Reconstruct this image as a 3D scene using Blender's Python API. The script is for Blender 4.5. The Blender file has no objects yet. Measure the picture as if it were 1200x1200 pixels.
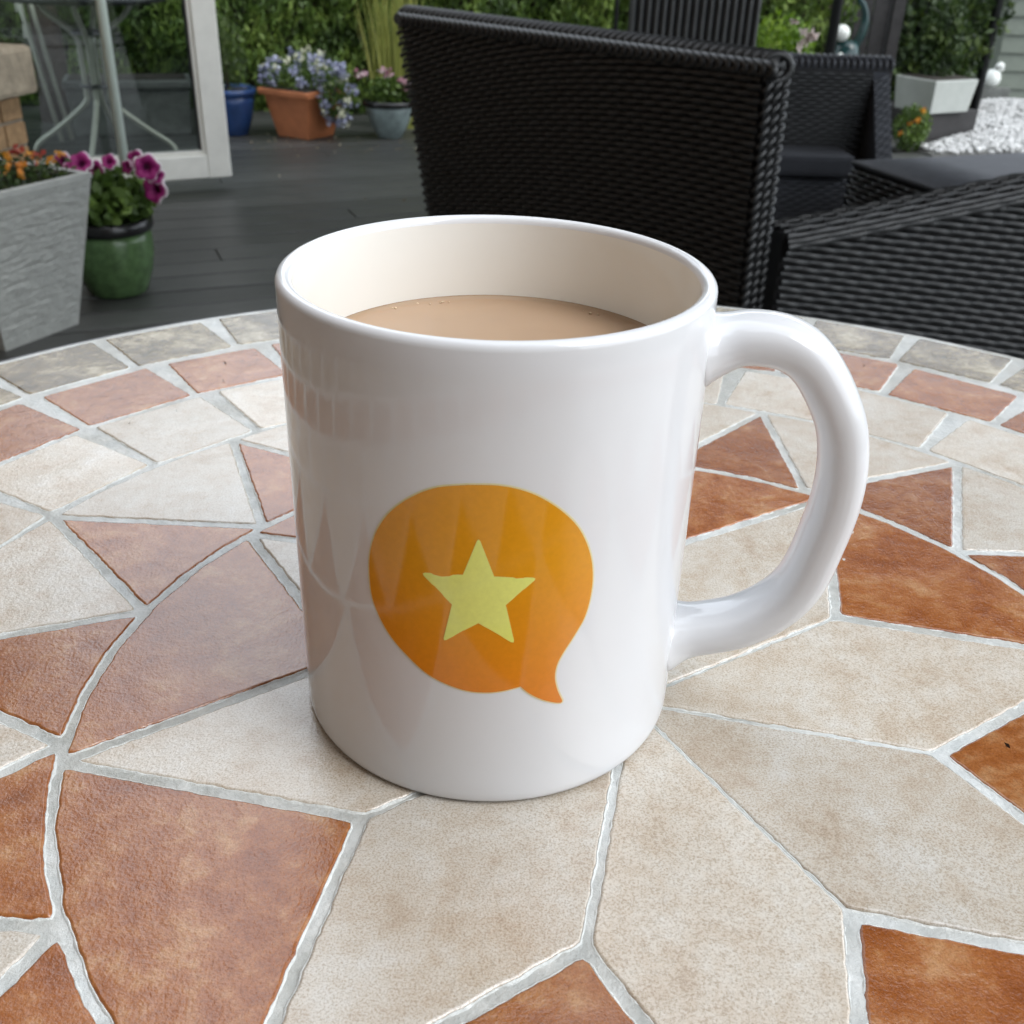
import bpy, bmesh, math, random
import numpy as np
from mathutils import Vector, Matrix, noise as mnoise
from mathutils.geometry import delaunay_2d_cdt

random.seed(7)
RNG = np.random.default_rng(7)
R = math.radians
scene = bpy.context.scene
COL = scene.collection

# ------------------------------------------------------------------ camera
ZT = 0.74                                   # height of the tiled table top above the decking
F_PX, YAW, PITCH, ROLL = 1216.73, 0.02224, 0.51651, 0.03448
CAM = Vector((0.0, -0.19164, ZT + 0.15318))
fwd = Vector((math.sin(YAW) * math.cos(PITCH), math.cos(YAW) * math.cos(PITCH), -math.sin(PITCH)))
r0 = Vector((math.cos(YAW), -math.sin(YAW), 0))
u0 = r0.cross(fwd)
rgt = math.cos(ROLL) * r0 + math.sin(ROLL) * u0
upv = rgt.cross(fwd)
cam_d = bpy.data.cameras.new('camera')
cam_d.sensor_width = 36.0
cam_d.lens = 36.0 * F_PX / 1200.0
cam_d.clip_start = 0.01
cam_d.clip_end = 500
cam_d.dof.use_dof = True
cam_d.dof.focus_distance = 0.215
cam_d.dof.aperture_fstop = cam_d.lens / 1000.0 / 0.00085
cam = bpy.data.objects.new('camera', cam_d)
M4 = Matrix((rgt, upv, -fwd)).transposed().to_4x4()
M4.translation = CAM
cam.matrix_world = M4
COL.objects.link(cam)
scene.camera = cam

# ------------------------------------------------------------------ light
SUN_EL, SUN_AZ = 46.0, 120.0                # degrees; azimuth clockwise from +y (soft light from the right)
world = bpy.data.worlds.new('World')
scene.world = world
world.use_nodes = True
wn, wl = world.node_tree.nodes, world.node_tree.links
wn.clear()
sky = wn.new('ShaderNodeTexSky')
sky.sky_type = 'NISHITA'
sky.sun_disc = False
sky.sun_elevation = R(SUN_EL)
sky.sun_rotation = R(SUN_AZ)
sky.air_density = 1.0
sky.dust_density = 3.0
hs = wn.new('ShaderNodeHueSaturation')
hs.inputs['Saturation'].default_value = 0.28
bgn = wn.new('ShaderNodeBackground')
bgn.inputs['Strength'].default_value = 0.15
wo = wn.new('ShaderNodeOutputWorld')
wl.new(sky.outputs[0], hs.inputs['Color'])
# thin even layer of white cloud over the whole sky (overcast day)
ctc = wn.new('ShaderNodeTexCoord')
cno = wn.new('ShaderNodeTexNoise'); cno.inputs['Scale'].default_value = 2.2; cno.inputs['Detail'].default_value = 5.0
wl.new(ctc.outputs['Generated'], cno.inputs['Vector'])
crp = wn.new('ShaderNodeMapRange'); crp.inputs[1].default_value = 0.3; crp.inputs[2].default_value = 0.7; crp.inputs[3].default_value = 0.72; crp.inputs[4].default_value = 0.95
wl.new(cno.outputs['Fac'], crp.inputs[0])
cmx = wn.new('ShaderNodeMix'); cmx.data_type = 'RGBA'
wl.new(crp.outputs[0], cmx.inputs[0]); wl.new(hs.outputs[0], cmx.inputs[6]); cmx.inputs[7].default_value = (9.6, 10.4, 11.4, 1)
wl.new(cmx.outputs[2], bgn.inputs['Color'])
wl.new(bgn.outputs[0], wo.inputs['Surface'])
sd = bpy.data.lights.new('sun', 'SUN')
sd.energy = 0.9
sd.angle = R(32)
sd.color = (1.0, 0.98, 0.95)
sun = bpy.data.objects.new('sun', sd)
sv = Vector((math.sin(R(SUN_AZ)) * math.cos(R(SUN_EL)), math.cos(R(SUN_AZ)) * math.cos(R(SUN_EL)), math.sin(R(SUN_EL))))
sun.rotation_euler = sv.to_track_quat('Z', 'Y').to_euler()
sun.location = sv * 20
COL.objects.link(sun)
vs = scene.view_settings
vs.view_transform = 'Standard'
vs.look = 'None'
vs.exposure = 0.71
vs.gamma = 1.0
scene.render.engine = 'CYCLES'

# ------------------------------------------------------------------ helpers
SC = 1.17                                   # size of the far pots, set by their distance on the deck
def ray(px, py):
    return fwd + rgt * ((px - 600) / F_PX) - upv * ((py - 600) / F_PX)
def g(px, py, z=0.0):                       # photo pixel -> point on a horizontal plane
    d = ray(px, py); t = (z - CAM.z) / d.z
    return CAM + d * t
def aty(px, py, y):                         # photo pixel -> point at a known distance y
    d = ray(px, py); t = (y - CAM.y) / d.y
    return CAM + d * t

def tag(o, label=None, cat=None, group=None, kind=None):
    if label: o['label'] = label
    if cat: o['category'] = cat
    if group: o['group'] = group
    if kind: o['kind'] = kind
    return o
def empty(name, loc, label, cat, group=None, rz=0.0):
    o = bpy.data.objects.new(name, None)
    o.empty_display_size = 0.05
    COL.objects.link(o)
    o.location = loc; o.rotation_euler = (0, 0, rz)
    return tag(o, label, cat, group)
def mesh_obj(name, verts, faces, mat, parent=None, smooth=False, loc=None):
    me = bpy.data.meshes.new(name)
    me.from_pydata([tuple(v) for v in verts], [], faces)
    me.update()
    return link(name, me, mat, parent, smooth, loc)
def link(name, me, mat, parent=None, smooth=False, loc=None):
    if mat is not None and not me.materials: me.materials.append(mat)
    if smooth: me.polygons.foreach_set('use_smooth', [True] * len(me.polygons))
    o = bpy.data.objects.new(name, me)
    COL.objects.link(o)
    if parent is not None:
        o.parent = parent                    # parts are written in the thing's own coordinates
    if loc is not None: o.location = loc
    return o

class MB:                                    # collects shapes for ONE mesh
    def __init__(s): s.v = []; s.f = []
    def add(s, vs, fs):
        n = len(s.v); s.v += [Vector(v) for v in vs]; s.f += [tuple(i + n for i in f) for f in fs]
    def box(s, c, size, rz=0.0, taper=1.0, bev=0.0):
        x, y, z = size[0] / 2, size[1] / 2, size[2] / 2
        ca, sa = math.cos(rz), math.sin(rz)
        vs = []
        for k, (zz, t) in enumerate(((-z, 1.0), (z, taper))):
            for a, b in ((-1, -1), (1, -1), (1, 1), (-1, 1)):
                X, Y = a * x * t, b * y * t
                vs.append((c[0] + X * ca - Y * sa, c[1] + X * sa + Y * ca, c[2] + zz))
        s.add(vs, [(3, 2, 1, 0), (4, 5, 6, 7), (0, 1, 5, 4), (1, 2, 6, 5), (2, 3, 7, 6), (3, 0, 4, 7)])
    def prism(s, poly, z0, z1):
        n = len(poly)
        s.add([(p[0], p[1], z0) for p in poly] + [(p[0], p[1], z1) for p in poly],
              [tuple(range(n))[::-1], tuple(range(n, 2 * n))] + [(i, (i + 1) % n, n + (i + 1) % n, n + i) for i in range(n)])
    def tube(s, pts, rad, n=8, caps=True, closed=False):
        pts = [Vector(p) for p in pts]; m = len(pts)
        rads = rad if isinstance(rad, (list, tuple)) else [rad] * m
        vs = []; ref = None
        for i in range(m):
            if closed: t = pts[(i + 1) % m] - pts[i - 1]
            else: t = pts[min(i + 1, m - 1)] - pts[max(i - 1, 0)]
            t.normalize()
            if ref is None:
                ref = Vector((0, 0, 1)) if abs(t.z) < 0.9 else Vector((1, 0, 0))
            a = (ref - t * ref.dot(t)).normalized(); b = t.cross(a); ref = a
            for k in range(n):
                w = 2 * math.pi * k / n
                vs.append(pts[i] + (a * math.cos(w) + b * math.sin(w)) * rads[i])
        fs = []
        for i in range(m if closed else m - 1):
            j = (i + 1) % m
            for k in range(n):
                fs.append((i * n + k, i * n + (k + 1) % n, j * n + (k + 1) % n, j * n + k))
        if caps and not closed:
            fs.append(tuple(range(n))[::-1]); fs.append(tuple((m - 1) * n + k for k in range(n)))
        s.add(vs, fs)
    def lathe(s, prof, n=32, c=(0, 0, 0)):
        m = len(prof); vs = []
        for (r, z) in prof:
            for k in range(n):
                w = 2 * math.pi * k / n
                vs.append((c[0] + r * math.cos(w), c[1] + r * math.sin(w), c[2] + z))
        fs = []
        for i in range(m - 1):
            for k in range(n):
                fs.append((i * n + k, i * n + (k + 1) % n, (i + 1) * n + (k + 1) % n, (i + 1) * n + k))
        if prof[0][0] > 1e-6: fs.append(tuple(range(n))[::-1])
        if prof[-1][0] > 1e-6: fs.append(tuple((m - 1) * n + k for k in range(n)))
        s.add(vs, fs)
    def build(s, name, mat, parent=None, smooth=False, loc=None, bevel=0.0):
        o = mesh_obj(name, s.v, s.f, mat, parent, smooth, loc)
        if smooth:
            bm = bmesh.new(); bm.from_mesh(o.data); bmesh.ops.remove_doubles(bm, verts=bm.verts, dist=1e-6)
            bm.to_mesh(o.data); bm.free()
        if bevel:
            bm = bmesh.new(); bm.from_mesh(o.data)
            bmesh.ops.bevel(bm, geom=list(bm.edges), offset=bevel, segments=2, affect='EDGES', profile=0.6)
            bm.to_mesh(o.data); bm.free()
        return o

# ------------------------------------------------------------------ materials
def nmat(name):
    m = bpy.data.materials.new(name); m.use_nodes = True
    nt = m.node_tree; b = nt.nodes['Principled BSDF']
    return m, nt, nt.nodes, nt.links, b
def ramp(nodes, stops):
    r = nodes.new('ShaderNodeValToRGB'); e = r.color_ramp.elements
    while len(e) < len(stops): e.new(0.5)
    for el, (p, c) in zip(e, stops):
        el.position = p; el.color = (*c, 1.0)
    return r
def noise(nodes, links, vec, scale, detail=4.0, rough=0.6, dist=0.0):
    t = nodes.new('ShaderNodeTexNoise')
    t.inputs['Scale'].default_value = scale; t.inputs['Detail'].default_value = detail
    t.inputs['Roughness'].default_value = rough; t.inputs['Distortion'].default_value = dist
    if vec is not None: links.new(vec, t.inputs['Vector'])
    return t
def objvec(nodes, links, rnd=True, scale=None):
    tc = nodes.new('ShaderNodeTexCoord'); v = tc.outputs['Object']
    if scale:
        mp = nodes.new('ShaderNodeMapping'); mp.inputs['Scale'].default_value = scale
        links.new(v, mp.inputs['Vector']); v = mp.outputs['Vector']
    if rnd:
        oi = nodes.new('ShaderNodeObjectInfo'); ad = nodes.new('ShaderNodeVectorMath'); ad.operation = 'MULTIPLY_ADD'
        cb = nodes.new('ShaderNodeCombineXYZ')
        for i in range(3): links.new(oi.outputs['Random'], cb.inputs[i])
        links.new(cb.outputs[0], ad.inputs[0]); ad.inputs[1].default_value = (37.0, 61.0, 23.0); links.new(v, ad.inputs[2])
        v = ad.outputs[0]
    return v
def bump(nodes, links, height, strength, dist, bsdf, prev=None):
    b = nodes.new('ShaderNodeBump'); b.inputs['Strength'].default_value = strength; b.inputs['Distance'].default_value = dist
    links.new(height, b.inputs['Height'])
    if prev is not None: links.new(prev, b.inputs['Normal'])
    links.new(b.outputs[0], bsdf.inputs['Normal'])
    return b.outputs[0]
def simple(name, col, rough=0.5, metal=0.0, var=0.15, scale=20.0, bmp=0.0, bscale=60.0, spec=None, rnd=True):
    m, nt, N, L, b = nmat(name)
    v = objvec(N, L, rnd)
    t = noise(N, L, v, scale, 5.0)
    lo = tuple(max(0, c * (1 - var)) for c in col); hi = tuple(min(1, c * (1 + var)) for c in col)
    r = ramp(N, [(0.3, lo), (0.7, hi)])
    L.new(t.outputs['Fac'], r.inputs['Fac']); L.new(r.outputs['Color'], b.inputs['Base Color'])
    b.inputs['Roughness'].default_value = rough; b.inputs['Metallic'].default_value = metal
    if spec is not None: b.inputs['Specular IOR Level'].default_value = spec
    if bmp:
        t2 = noise(N, L, v, bscale, 6.0); bump(N, L, t2.outputs['Fac'], bmp, 0.01, b)
    return m

def tile_mat(name, stops, speck, rough=0.15):
    m, nt, N, L, b = nmat(name)
    v = objvec(N, L)
    big = noise(N, L, v, 55.0, 6.0, 0.62, 0.4)
    mid = noise(N, L, v, 210.0, 6.0, 0.7, 0.2)
    fine = noise(N, L, v, 2300.0, 3.0, 0.7)
    mx = N.new('ShaderNodeMix'); mx.data_type = 'FLOAT'; mx.inputs[0].default_value = 0.42
    L.new(big.outputs['Fac'], mx.inputs[2]); L.new(mid.outputs['Fac'], mx.inputs[3])
    r = ramp(N, stops); L.new(mx.outputs[0], r.inputs['Fac'])
    r2 = ramp(N, [(0.34, speck), (0.56, (1, 1, 1))]); L.new(fine.outputs['Fac'], r2.inputs['Fac'])
    mc = N.new('ShaderNodeMix'); mc.data_type = 'RGBA'; mc.blend_type = 'MULTIPLY'; mc.inputs[0].default_value = 1.0
    L.new(r.outputs['Color'], mc.inputs[6]); L.new(r2.outputs['Color'], mc.inputs[7])
    oi2 = N.new('ShaderNodeObjectInfo'); hv = N.new('ShaderNodeHueSaturation'); mv = N.new('ShaderNodeMapRange'); mv.inputs[3].default_value = 0.86; mv.inputs[4].default_value = 1.05
    L.new(oi2.outputs['Random'], mv.inputs[0]); L.new(mv.outputs[0], hv.inputs['Value']); L.new(mc.outputs[2], hv.inputs['Color']); L.new(hv.outputs[0], b.inputs['Base Color'])
    rr = N.new('ShaderNodeMapRange'); rr.inputs[3].default_value = rough - 0.05; rr.inputs[4].default_value = rough + 0.10
    L.new(mid.outputs['Fac'], rr.inputs[0]); L.new(rr.outputs[0], b.inputs['Roughness'])
    b.inputs['Specular IOR Level'].default_value = 0.75
    n1 = bump(N, L, big.outputs['Fac'], 0.25, 0.0015, b)
    g2 = noise(N, L, v, 1250.0, 4.0, 0.6)
    n2 = bump(N, L, g2.outputs['Fac'], 0.32, 0.00034, b, n1)
    b.inputs['Coat Weight'].default_value = 0.5; b.inputs['Coat Roughness'].default_value = 0.10; L.new(n2, b.inputs['Coat Normal'])
    return m

M = {}
M['terra'] = tile_mat('terracotta_tile', [(0.33, (0.21, 0.058, 0.012)), (0.45, (0.29, 0.090, 0.020)), (0.53, (0.355, 0.130, 0.038)), (0.63, (0.47, 0.245, 0.110))], (0.70, 0.66, 0.62))
M['pale'] = tile_mat('pale_stone_tile', [(0.30, (0.46, 0.36, 0.265)), (0.43, (0.56, 0.485, 0.395)), (0.53, (0.62, 0.57, 0.495)), (0.66, (0.68, 0.66, 0.615))], (0.66, 0.61, 0.55))
M['brown'] = tile_mat('brown_mottled_tile', [(0.38, (0.095, 0.068, 0.034)), (0.48, (0.18, 0.135, 0.075)), (0.55, (0.32, 0.265, 0.17)), (0.64, (0.56, 0.50, 0.37))], (0.72, 0.68, 0.62))

def grout_mat():
    m, nt, N, L, b = nmat('grout')
    v = objvec(N, L, False)
    t = noise(N, L, v, 160.0, 6.0, 0.7); t2 = noise(N, L, v, 700.0, 4.0, 0.6)
    r = ramp(N, [(0.32, (0.48, 0.505, 0.50)), (0.55, (0.61, 0.63, 0.62)), (0.72, (0.72, 0.73, 0.715))])
    L.new(t.outputs['Fac'], r.inputs['Fac']); L.new(r.outputs['Color'], b.inputs['Base Color'])
    dirt = noise(N, L, v, 22.0, 5.0, 0.6); rd = ramp(N, [(0.36, (0.70, 0.68, 0.64)), (0.58, (1, 1, 1))]); L.new(dirt.outputs['Fac'], rd.inputs['Fac'])
    md = N.new('ShaderNodeMix'); md.data_type = 'RGBA'; md.blend_type = 'MULTIPLY'; md.inputs[0].default_value = 1.0
    L.new(r.outputs['Color'], md.inputs[6]); L.new(rd.outputs['Color'], md.inputs[7]); L.new(md.outputs[2], b.inputs['Base Color'])
    b.inputs['Roughness'].default_value = 0.35
    n1 = bump(N, L, t.outputs['Fac'], 0.35, 0.0012, b)
    bump(N, L, t2.outputs['Fac'], 0.5, 0.0008, b, n1)
    return m
M['grout'] = grout_mat()
M['grout_white'] = simple('white_grout_edge', (0.66, 0.68, 0.66), 0.5, var=0.15, scale=400, bmp=0.3, bscale=900)

def ceramic(name, col, inside=False):
    m, nt, N, L, b = nmat(name)
    v = objvec(N, L, False)
    t = noise(N, L, v, 30.0, 4.0); r = ramp(N, [(0.3, tuple(c * 0.975 for c in col)), (0.7, col)])
    L.new(t.outputs['Fac'], r.inputs['Fac'])
    # a few faint grey scuffs on the glaze
    v2 = objvec(N, L, False, (1, 1, 0.55))
    s = noise(N, L, v2, 95.0, 3.0, 0.4, 1.2); s2 = noise(N, L, v, 14.0, 1.0)
    rs = ramp(N, [(0.755, (1, 1, 1)), (0.79, (0.72, 0.71, 0.70))]); L.new(s.outputs['Fac'], rs.inputs['Fac'])
    mc = N.new('ShaderNodeMix'); mc.data_type = 'RGBA'; mc.blend_type = 'MULTIPLY'; mc.inputs[0].default_value = 1.0
    L.new(r.outputs['Color'], mc.inputs[6]); L.new(rs.outputs['Color'], mc.inputs[7]); L.new(mc.outputs[2], b.inputs['Base Color'])
    rr = N.new('ShaderNodeMapRange'); rr.inputs[3].default_value = 0.05; rr.inputs[4].default_value = 0.11
    L.new(s2.outputs['Fac'], rr.inputs[0]); L.new(rr.outputs[0], b.inputs['Roughness'])
    b.inputs['Specular IOR Level'].default_value = 0.55
    w = noise(N, L, v, 55.0, 2.0); bump(N, L, w.outputs['Fac'], 0.035, 0.002, b)
    return m
M['mug'] = ceramic('white_glaze', (0.725, 0.738, 0.76))
M['mug_in'] = ceramic('cream_glaze', (0.86, 0.86, 0.82))

def print_mat(name, z0, z1, c0, c1):
    m, nt, N, L, b = nmat(name)
    tc = N.new('ShaderNodeTexCoord'); sp = N.new('ShaderNodeSeparateXYZ'); mr = N.new('ShaderNodeMapRange')
    L.new(tc.outputs['Object'], sp.inputs[0]); L.new(sp.outputs['Z'], mr.inputs[0])
    mr.inputs[1].default_value = z0; mr.inputs[2].default_value = z1
    r = ramp(N, [(0.0, c0), (1.0, c1)]); L.new(mr.outputs[0], r.inputs['Fac'])
    t = noise(N, L, tc.outputs['Object'], 900.0, 2.0); r2 = ramp(N, [(0.3, (0.93, 0.93, 0.93)), (0.7, (1, 1, 1))]); L.new(t.outputs['Fac'], r2.inputs['Fac'])
    mc = N.new('ShaderNodeMix'); mc.data_type = 'RGBA'; mc.blend_type = 'MULTIPLY'; mc.inputs[0].default_value = 1.0
    L.new(r.outputs['Color'], mc.inputs[6]); L.new(r2.outputs['Color'], mc.inputs[7]); L.new(mc.outputs[2], b.inputs['Base Color'])
    b.inputs['Roughness'].default_value = 0.10
    return m
M['orange'] = print_mat('orange_print', 0.012, 0.056, (0.74, 0.175, 0.012), (0.74, 0.315, 0.010))
M['star'] = print_mat('yellow_print', 0.022, 0.045, (0.76, 0.84, 0.045), (0.80, 0.83, 0.22))
M['outline'] = print_mat('pale_yellow_print', 0.0, 0.06, (0.78, 0.62, 0.36), (0.78, 0.72, 0.40))

def tea_mat():
    m, nt, N, L, b = nmat('milky_tea')
    v = objvec(N, L, False); t = noise(N, L, v, 40.0, 4.0, 0.5, 0.6)
    r = ramp(N, [(0.3, (0.42, 0.285, 0.185)), (0.7, (0.46, 0.315, 0.205))]); L.new(t.outputs['Fac'], r.inputs['Fac'])
    L.new(r.outputs['Color'], b.inputs['Base Color']); b.inputs['Roughness'].default_value = 0.06
    b.inputs['IOR'].default_value = 1.34
    b.inputs['Subsurface Weight'].default_value = 0.15; b.inputs['Subsurface Radius'].default_value = (0.004, 0.002, 0.001)
    b.inputs['Subsurface Scale'].default_value = 1.0
    return m
M['tea'] = tea_mat()
M['tea_froth'] = simple('pale_froth', (0.66, 0.50, 0.34), 0.15)

def rattan_mat():
    m, nt, N, L, b = nmat('black_rattan')
    v = objvec(N, L); t = noise(N, L, v, 35.0, 4.0); t2 = noise(N, L, v, 400.0, 3.0)
    r = ramp(N, [(0.3, (0.010, 0.0105, 0.011)), (0.7, (0.022, 0.0235, 0.024))]); L.new(t.outputs['Fac'], r.inputs['Fac'])
    L.new(r.outputs['Color'], b.inputs['Base Color']); b.inputs['Roughness'].default_value = 0.42
    bump(N, L, t2.outputs['Fac'], 0.2, 0.001, b)
    return m
M['rattan'] = rattan_mat()
M['dark_core'] = simple('rattan_core', (0.008, 0.008, 0.009), 0.7)
M['slate_rattan'] = simple('slate_rattan', (0.042, 0.046, 0.056), 0.45, var=0.2)
M['grey_rattan'] = simple('grey_rattan', (0.062, 0.066, 0.066), 0.5, var=0.2)
M['cushion'] = simple('charcoal_fabric', (0.035, 0.038, 0.046), 0.9, bmp=0.2, bscale=400)

def deck_mat():
    m, nt, N, L, b = nmat('grey_composite_deck')
    v = objvec(N, L, True, (3.0, 40.0, 3.0)); v0 = objvec(N, L, True)
    t = noise(N, L, v, 3.0, 6.0, 0.65); t2 = noise(N, L, v0, 6.0, 5.0)
    mx = N.new('ShaderNodeMix'); mx.data_type = 'FLOAT'; mx.inputs[0].default_value = 0.5
    L.new(t.outputs['Fac'], mx.inputs[2]); L.new(t2.outputs['Fac'], mx.inputs[3])
    r = ramp(N, [(0.32, (0.040, 0.041, 0.038)), (0.55, (0.060, 0.061, 0.057)), (0.75, (0.084, 0.084, 0.077))])
    oi3 = N.new('ShaderNodeObjectInfo'); hv3 = N.new('ShaderNodeHueSaturation'); mv3 = N.new('ShaderNodeMapRange'); mv3.inputs[3].default_value = 0.80; mv3.inputs[4].default_value = 1.22
    L.new(oi3.outputs['Random'], mv3.inputs[0]); L.new(mv3.outputs[0], hv3.inputs['Value']); L.new(mx.outputs[0], r.inputs['Fac']); L.new(r.outputs['Color'], hv3.inputs['Color']); L.new(hv3.outputs[0], b.inputs['Base Color'])
    b.inputs['Roughness'].default_value = 0.40
    bump(N, L, t.outputs['Fac'], 0.3, 0.004, b)
    return m
M['deck'] = deck_mat()
M['soil'] = simple('dark_soil', (0.030, 0.024, 0.018), 0.95, bmp=0.6, bscale=30)
M['ground'] = simple('garden_ground', (0.055, 0.07, 0.03), 0.95, var=0.4, scale=4.0, bmp=0.6, bscale=30)
M['upvc'] = simple('white_upvc', (0.83, 0.82, 0.75), 0.35, var=0.05)
M['gasket'] = simple('black_gasket', (0.02, 0.02, 0.02), 0.5)
M['metal_pale'] = simple('pale_metal', (0.50, 0.50, 0.42), 0.35, metal=0.2, var=0.1)
M['metal_green'] = simple('pale_green_paint', (0.72, 0.82, 0.73), 0.35, var=0.06)
M['black_metal'] = simple('black_metal', (0.010, 0.011, 0.012), 0.4)
M['black_cloth'] = simple('black_canopy_cloth', (0.015, 0.015, 0.017), 0.9)
M['table_metal'] = simple('dark_table_metal', (0.10, 0.10, 0.105), 0.4, metal=0.6)
M['stone'] = simple('weathered_stone', (0.30, 0.25, 0.18), 0.85, var=0.35, scale=18, bmp=0.5, bscale=70)
M['brick'] = simple('buff_brick', (0.32, 0.20, 0.10), 0.85, var=0.25, scale=40, bmp=0.4, bscale=150)
M['mortar'] = simple('mortar', (0.30, 0.26, 0.20), 0.95, bmp=0.4)
M['planter_grey'] = simple('grey_stone_planter', (0.36, 0.37, 0.345), 0.75, var=0.12, scale=30, bmp=0.3, bscale=140)
M['trough_grey'] = simple('dark_stone_trough', (0.13, 0.135, 0.125), 0.85, var=0.25, scale=25, bmp=0.6, bscale=60)
M['terracotta'] = simple('terracotta_pot', (0.42, 0.145, 0.055), 0.75, var=0.18, scale=14, bmp=0.15)
M['blue_glaze'] = simple('blue_glaze', (0.022, 0.055, 0.16), 0.25, var=0.25, scale=16)
M['teal_glaze'] = simple('grey_teal_glaze', (0.27, 0.34, 0.34), 0.3, var=0.30, scale=26)
M['green_glaze'] = simple('green_glaze', (0.075, 0.135, 0.052), 0.25, var=0.35, scale=45)
M['dark_rim'] = simple('dark_glaze_rim', (0.012, 0.012, 0.012), 0.25)
M['white_box'] = simple('white_planter', (0.42, 0.44, 0.41), 0.6, var=0.06)
M['dark_timber'] = simple('dark_timber', (0.030, 0.028, 0.028), 0.8, var=0.3, bmp=0.3)
M['sage'] = simple('sage_green_paint', (0.135, 0.155, 0.125), 0.6, var=0.08, bmp=0.1)
M['bark'] = simple('dark_bark', (0.045, 0.032, 0.024), 0.95, var=0.4, scale=30, bmp=0.8, bscale=50)
M['pebble'] = simple('white_pebble', (0.50, 0.50, 0.49), 0.75, var=0.35, scale=28)
M['gravel_base'] = simple('grey_grit', (0.16, 0.16, 0.15), 0.9, bmp=0.4)
M['teal_dark'] = simple('dark_teal_glaze', (0.012, 0.040, 0.040), 0.2, var=0.3)
M['white_glaze2'] = simple('white_ornament', (0.72, 0.74, 0.70), 0.4, var=0.06)
M['pink_leaf'] = simple('pale_pink_leaf', (0.62, 0.52, 0.48), 0.6)

def leaf_mat(name, stops, rough=0.5, trans=0.25):
    m, nt, N, L, b = nmat(name)
    at = N.new('ShaderNodeAttribute'); at.attribute_name = 'tint'
    r = ramp(N, stops); L.new(at.outputs['Fac'], r.inputs['Fac']); L.new(r.outputs['Color'], b.inputs['Base Color'])
    b.inputs['Roughness'].default_value = rough
    if trans:
        tr = N.new('ShaderNodeBsdfTranslucent'); mx = N.new('ShaderNodeMixShader'); mx.inputs[0].default_value = trans
        L.new(r.outputs['Color'], tr.inputs['Color']); L.new(b.outputs[0], mx.inputs[1]); L.new(tr.outputs[0], mx.inputs[2])
        L.new(mx.outputs[0], N['Material Output'].inputs['Surface'])
    return m
M['hedge'] = leaf_mat('hedge_leaf', [(0.0, (0.036, 0.070, 0.014)), (0.5, (0.110, 0.19, 0.034)), (1.0, (0.25, 0.35, 0.070))])
M['dark_leaf'] = leaf_mat('dark_leaf', [(0.0, (0.014, 0.030, 0.008)), (0.6, (0.040, 0.075, 0.016)), (1.0, (0.085, 0.125, 0.022))])
M['lime_leaf'] = leaf_mat('lime_leaf', [(0.0, (0.10, 0.20, 0.015)), (0.6, (0.25, 0.40, 0.03)), (1.0, (0.42, 0.55, 0.09))])
M['grass_leaf'] = leaf_mat('yellow_grass', [(0.0, (0.14, 0.17, 0.03)), (0.6, (0.30, 0.32, 0.06)), (1.0, (0.45, 0.45, 0.13))])
M['mid_leaf'] = leaf_mat('mid_leaf', [(0.0, (0.045, 0.085, 0.015)), (0.6, (0.095, 0.165, 0.028)), (1.0, (0.17, 0.26, 0.05))])
M['red_petal'] = leaf_mat('red_petal', [(0.0, (0.30, 0.030, 0.030)), (0.6, (0.45, 0.08, 0.05)), (1.0, (0.55, 0.16, 0.08))])
M['orange_petal'] = leaf_mat('orange_petal', [(0.0, (0.55, 0.18, 0.02)), (1.0, (0.75, 0.36, 0.03))])
M['white_petal'] = leaf_mat('white_petal', [(0.0, (0.60, 0.60, 0.50)), (1.0, (0.80, 0.80, 0.74))])
M['lilac_petal'] = leaf_mat('lilac_petal', [(0.0, (0.24, 0.25, 0.38)), (0.6, (0.36, 0.38, 0.52)), (1.0, (0.54, 0.56, 0.64))])
M['cream_petal'] = leaf_mat('cream_petal', [(0.0, (0.50, 0.52, 0.36)), (1.0, (0.72, 0.72, 0.55))])
M['litter'] = leaf_mat('dry_litter', [(0.0, (0.10, 0.07, 0.04)), (0.6, (0.22, 0.18, 0.11)), (1.0, (0.42, 0.38, 0.28))])
M['pink_petal'] = leaf_mat('pink_petal', [(0.0, (0.20, 0.02, 0.06)), (0.5, (0.60, 0.36, 0.42)), (1.0, (0.75, 0.66, 0.64))])
def petunia_mat():
    m, nt, N, L, b = nmat('magenta_petunia')
    at = N.new('ShaderNodeAttribute'); at.attribute_name = 'edge'
    r = ramp(N, [(0.0, (0.10, 0.005, 0.06)), (0.45, (0.27, 0.008, 0.13)), (0.86, (0.32, 0.012, 0.16)), (0.97, (0.78, 0.74, 0.74))])
    L.new(at.outputs['Fac'], r.inputs['Fac']); L.new(r.outputs['Color'], b.inputs['Base Color']); b.inputs['Roughness'].default_value = 0.6
    return m
M['petunia'] = petunia_mat()
def glass_mat():
    m, nt, N, L, b = nmat('window_glass')
    tr = N.new('ShaderNodeBsdfTransparent'); tr.inputs[0].default_value = (0.66, 0.70, 0.69, 1)
    gl = N.new('ShaderNodeBsdfGlossy'); gl.inputs['Roughness'].default_value = 0.01
    fr = N.new('ShaderNodeFresnel'); fr.inputs[0].default_value = 1.6
    mx = N.new('ShaderNodeMixShader'); L.new(fr.outputs[0], mx.inputs[0]); L.new(tr.outputs[0], mx.inputs[1]); L.new(gl.outputs[0], mx.inputs[2])
    L.new(mx.outputs[0], N['Material Output'].inputs['Surface'])
    N.remove(b)
    return m
M['glass'] = glass_mat()
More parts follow.
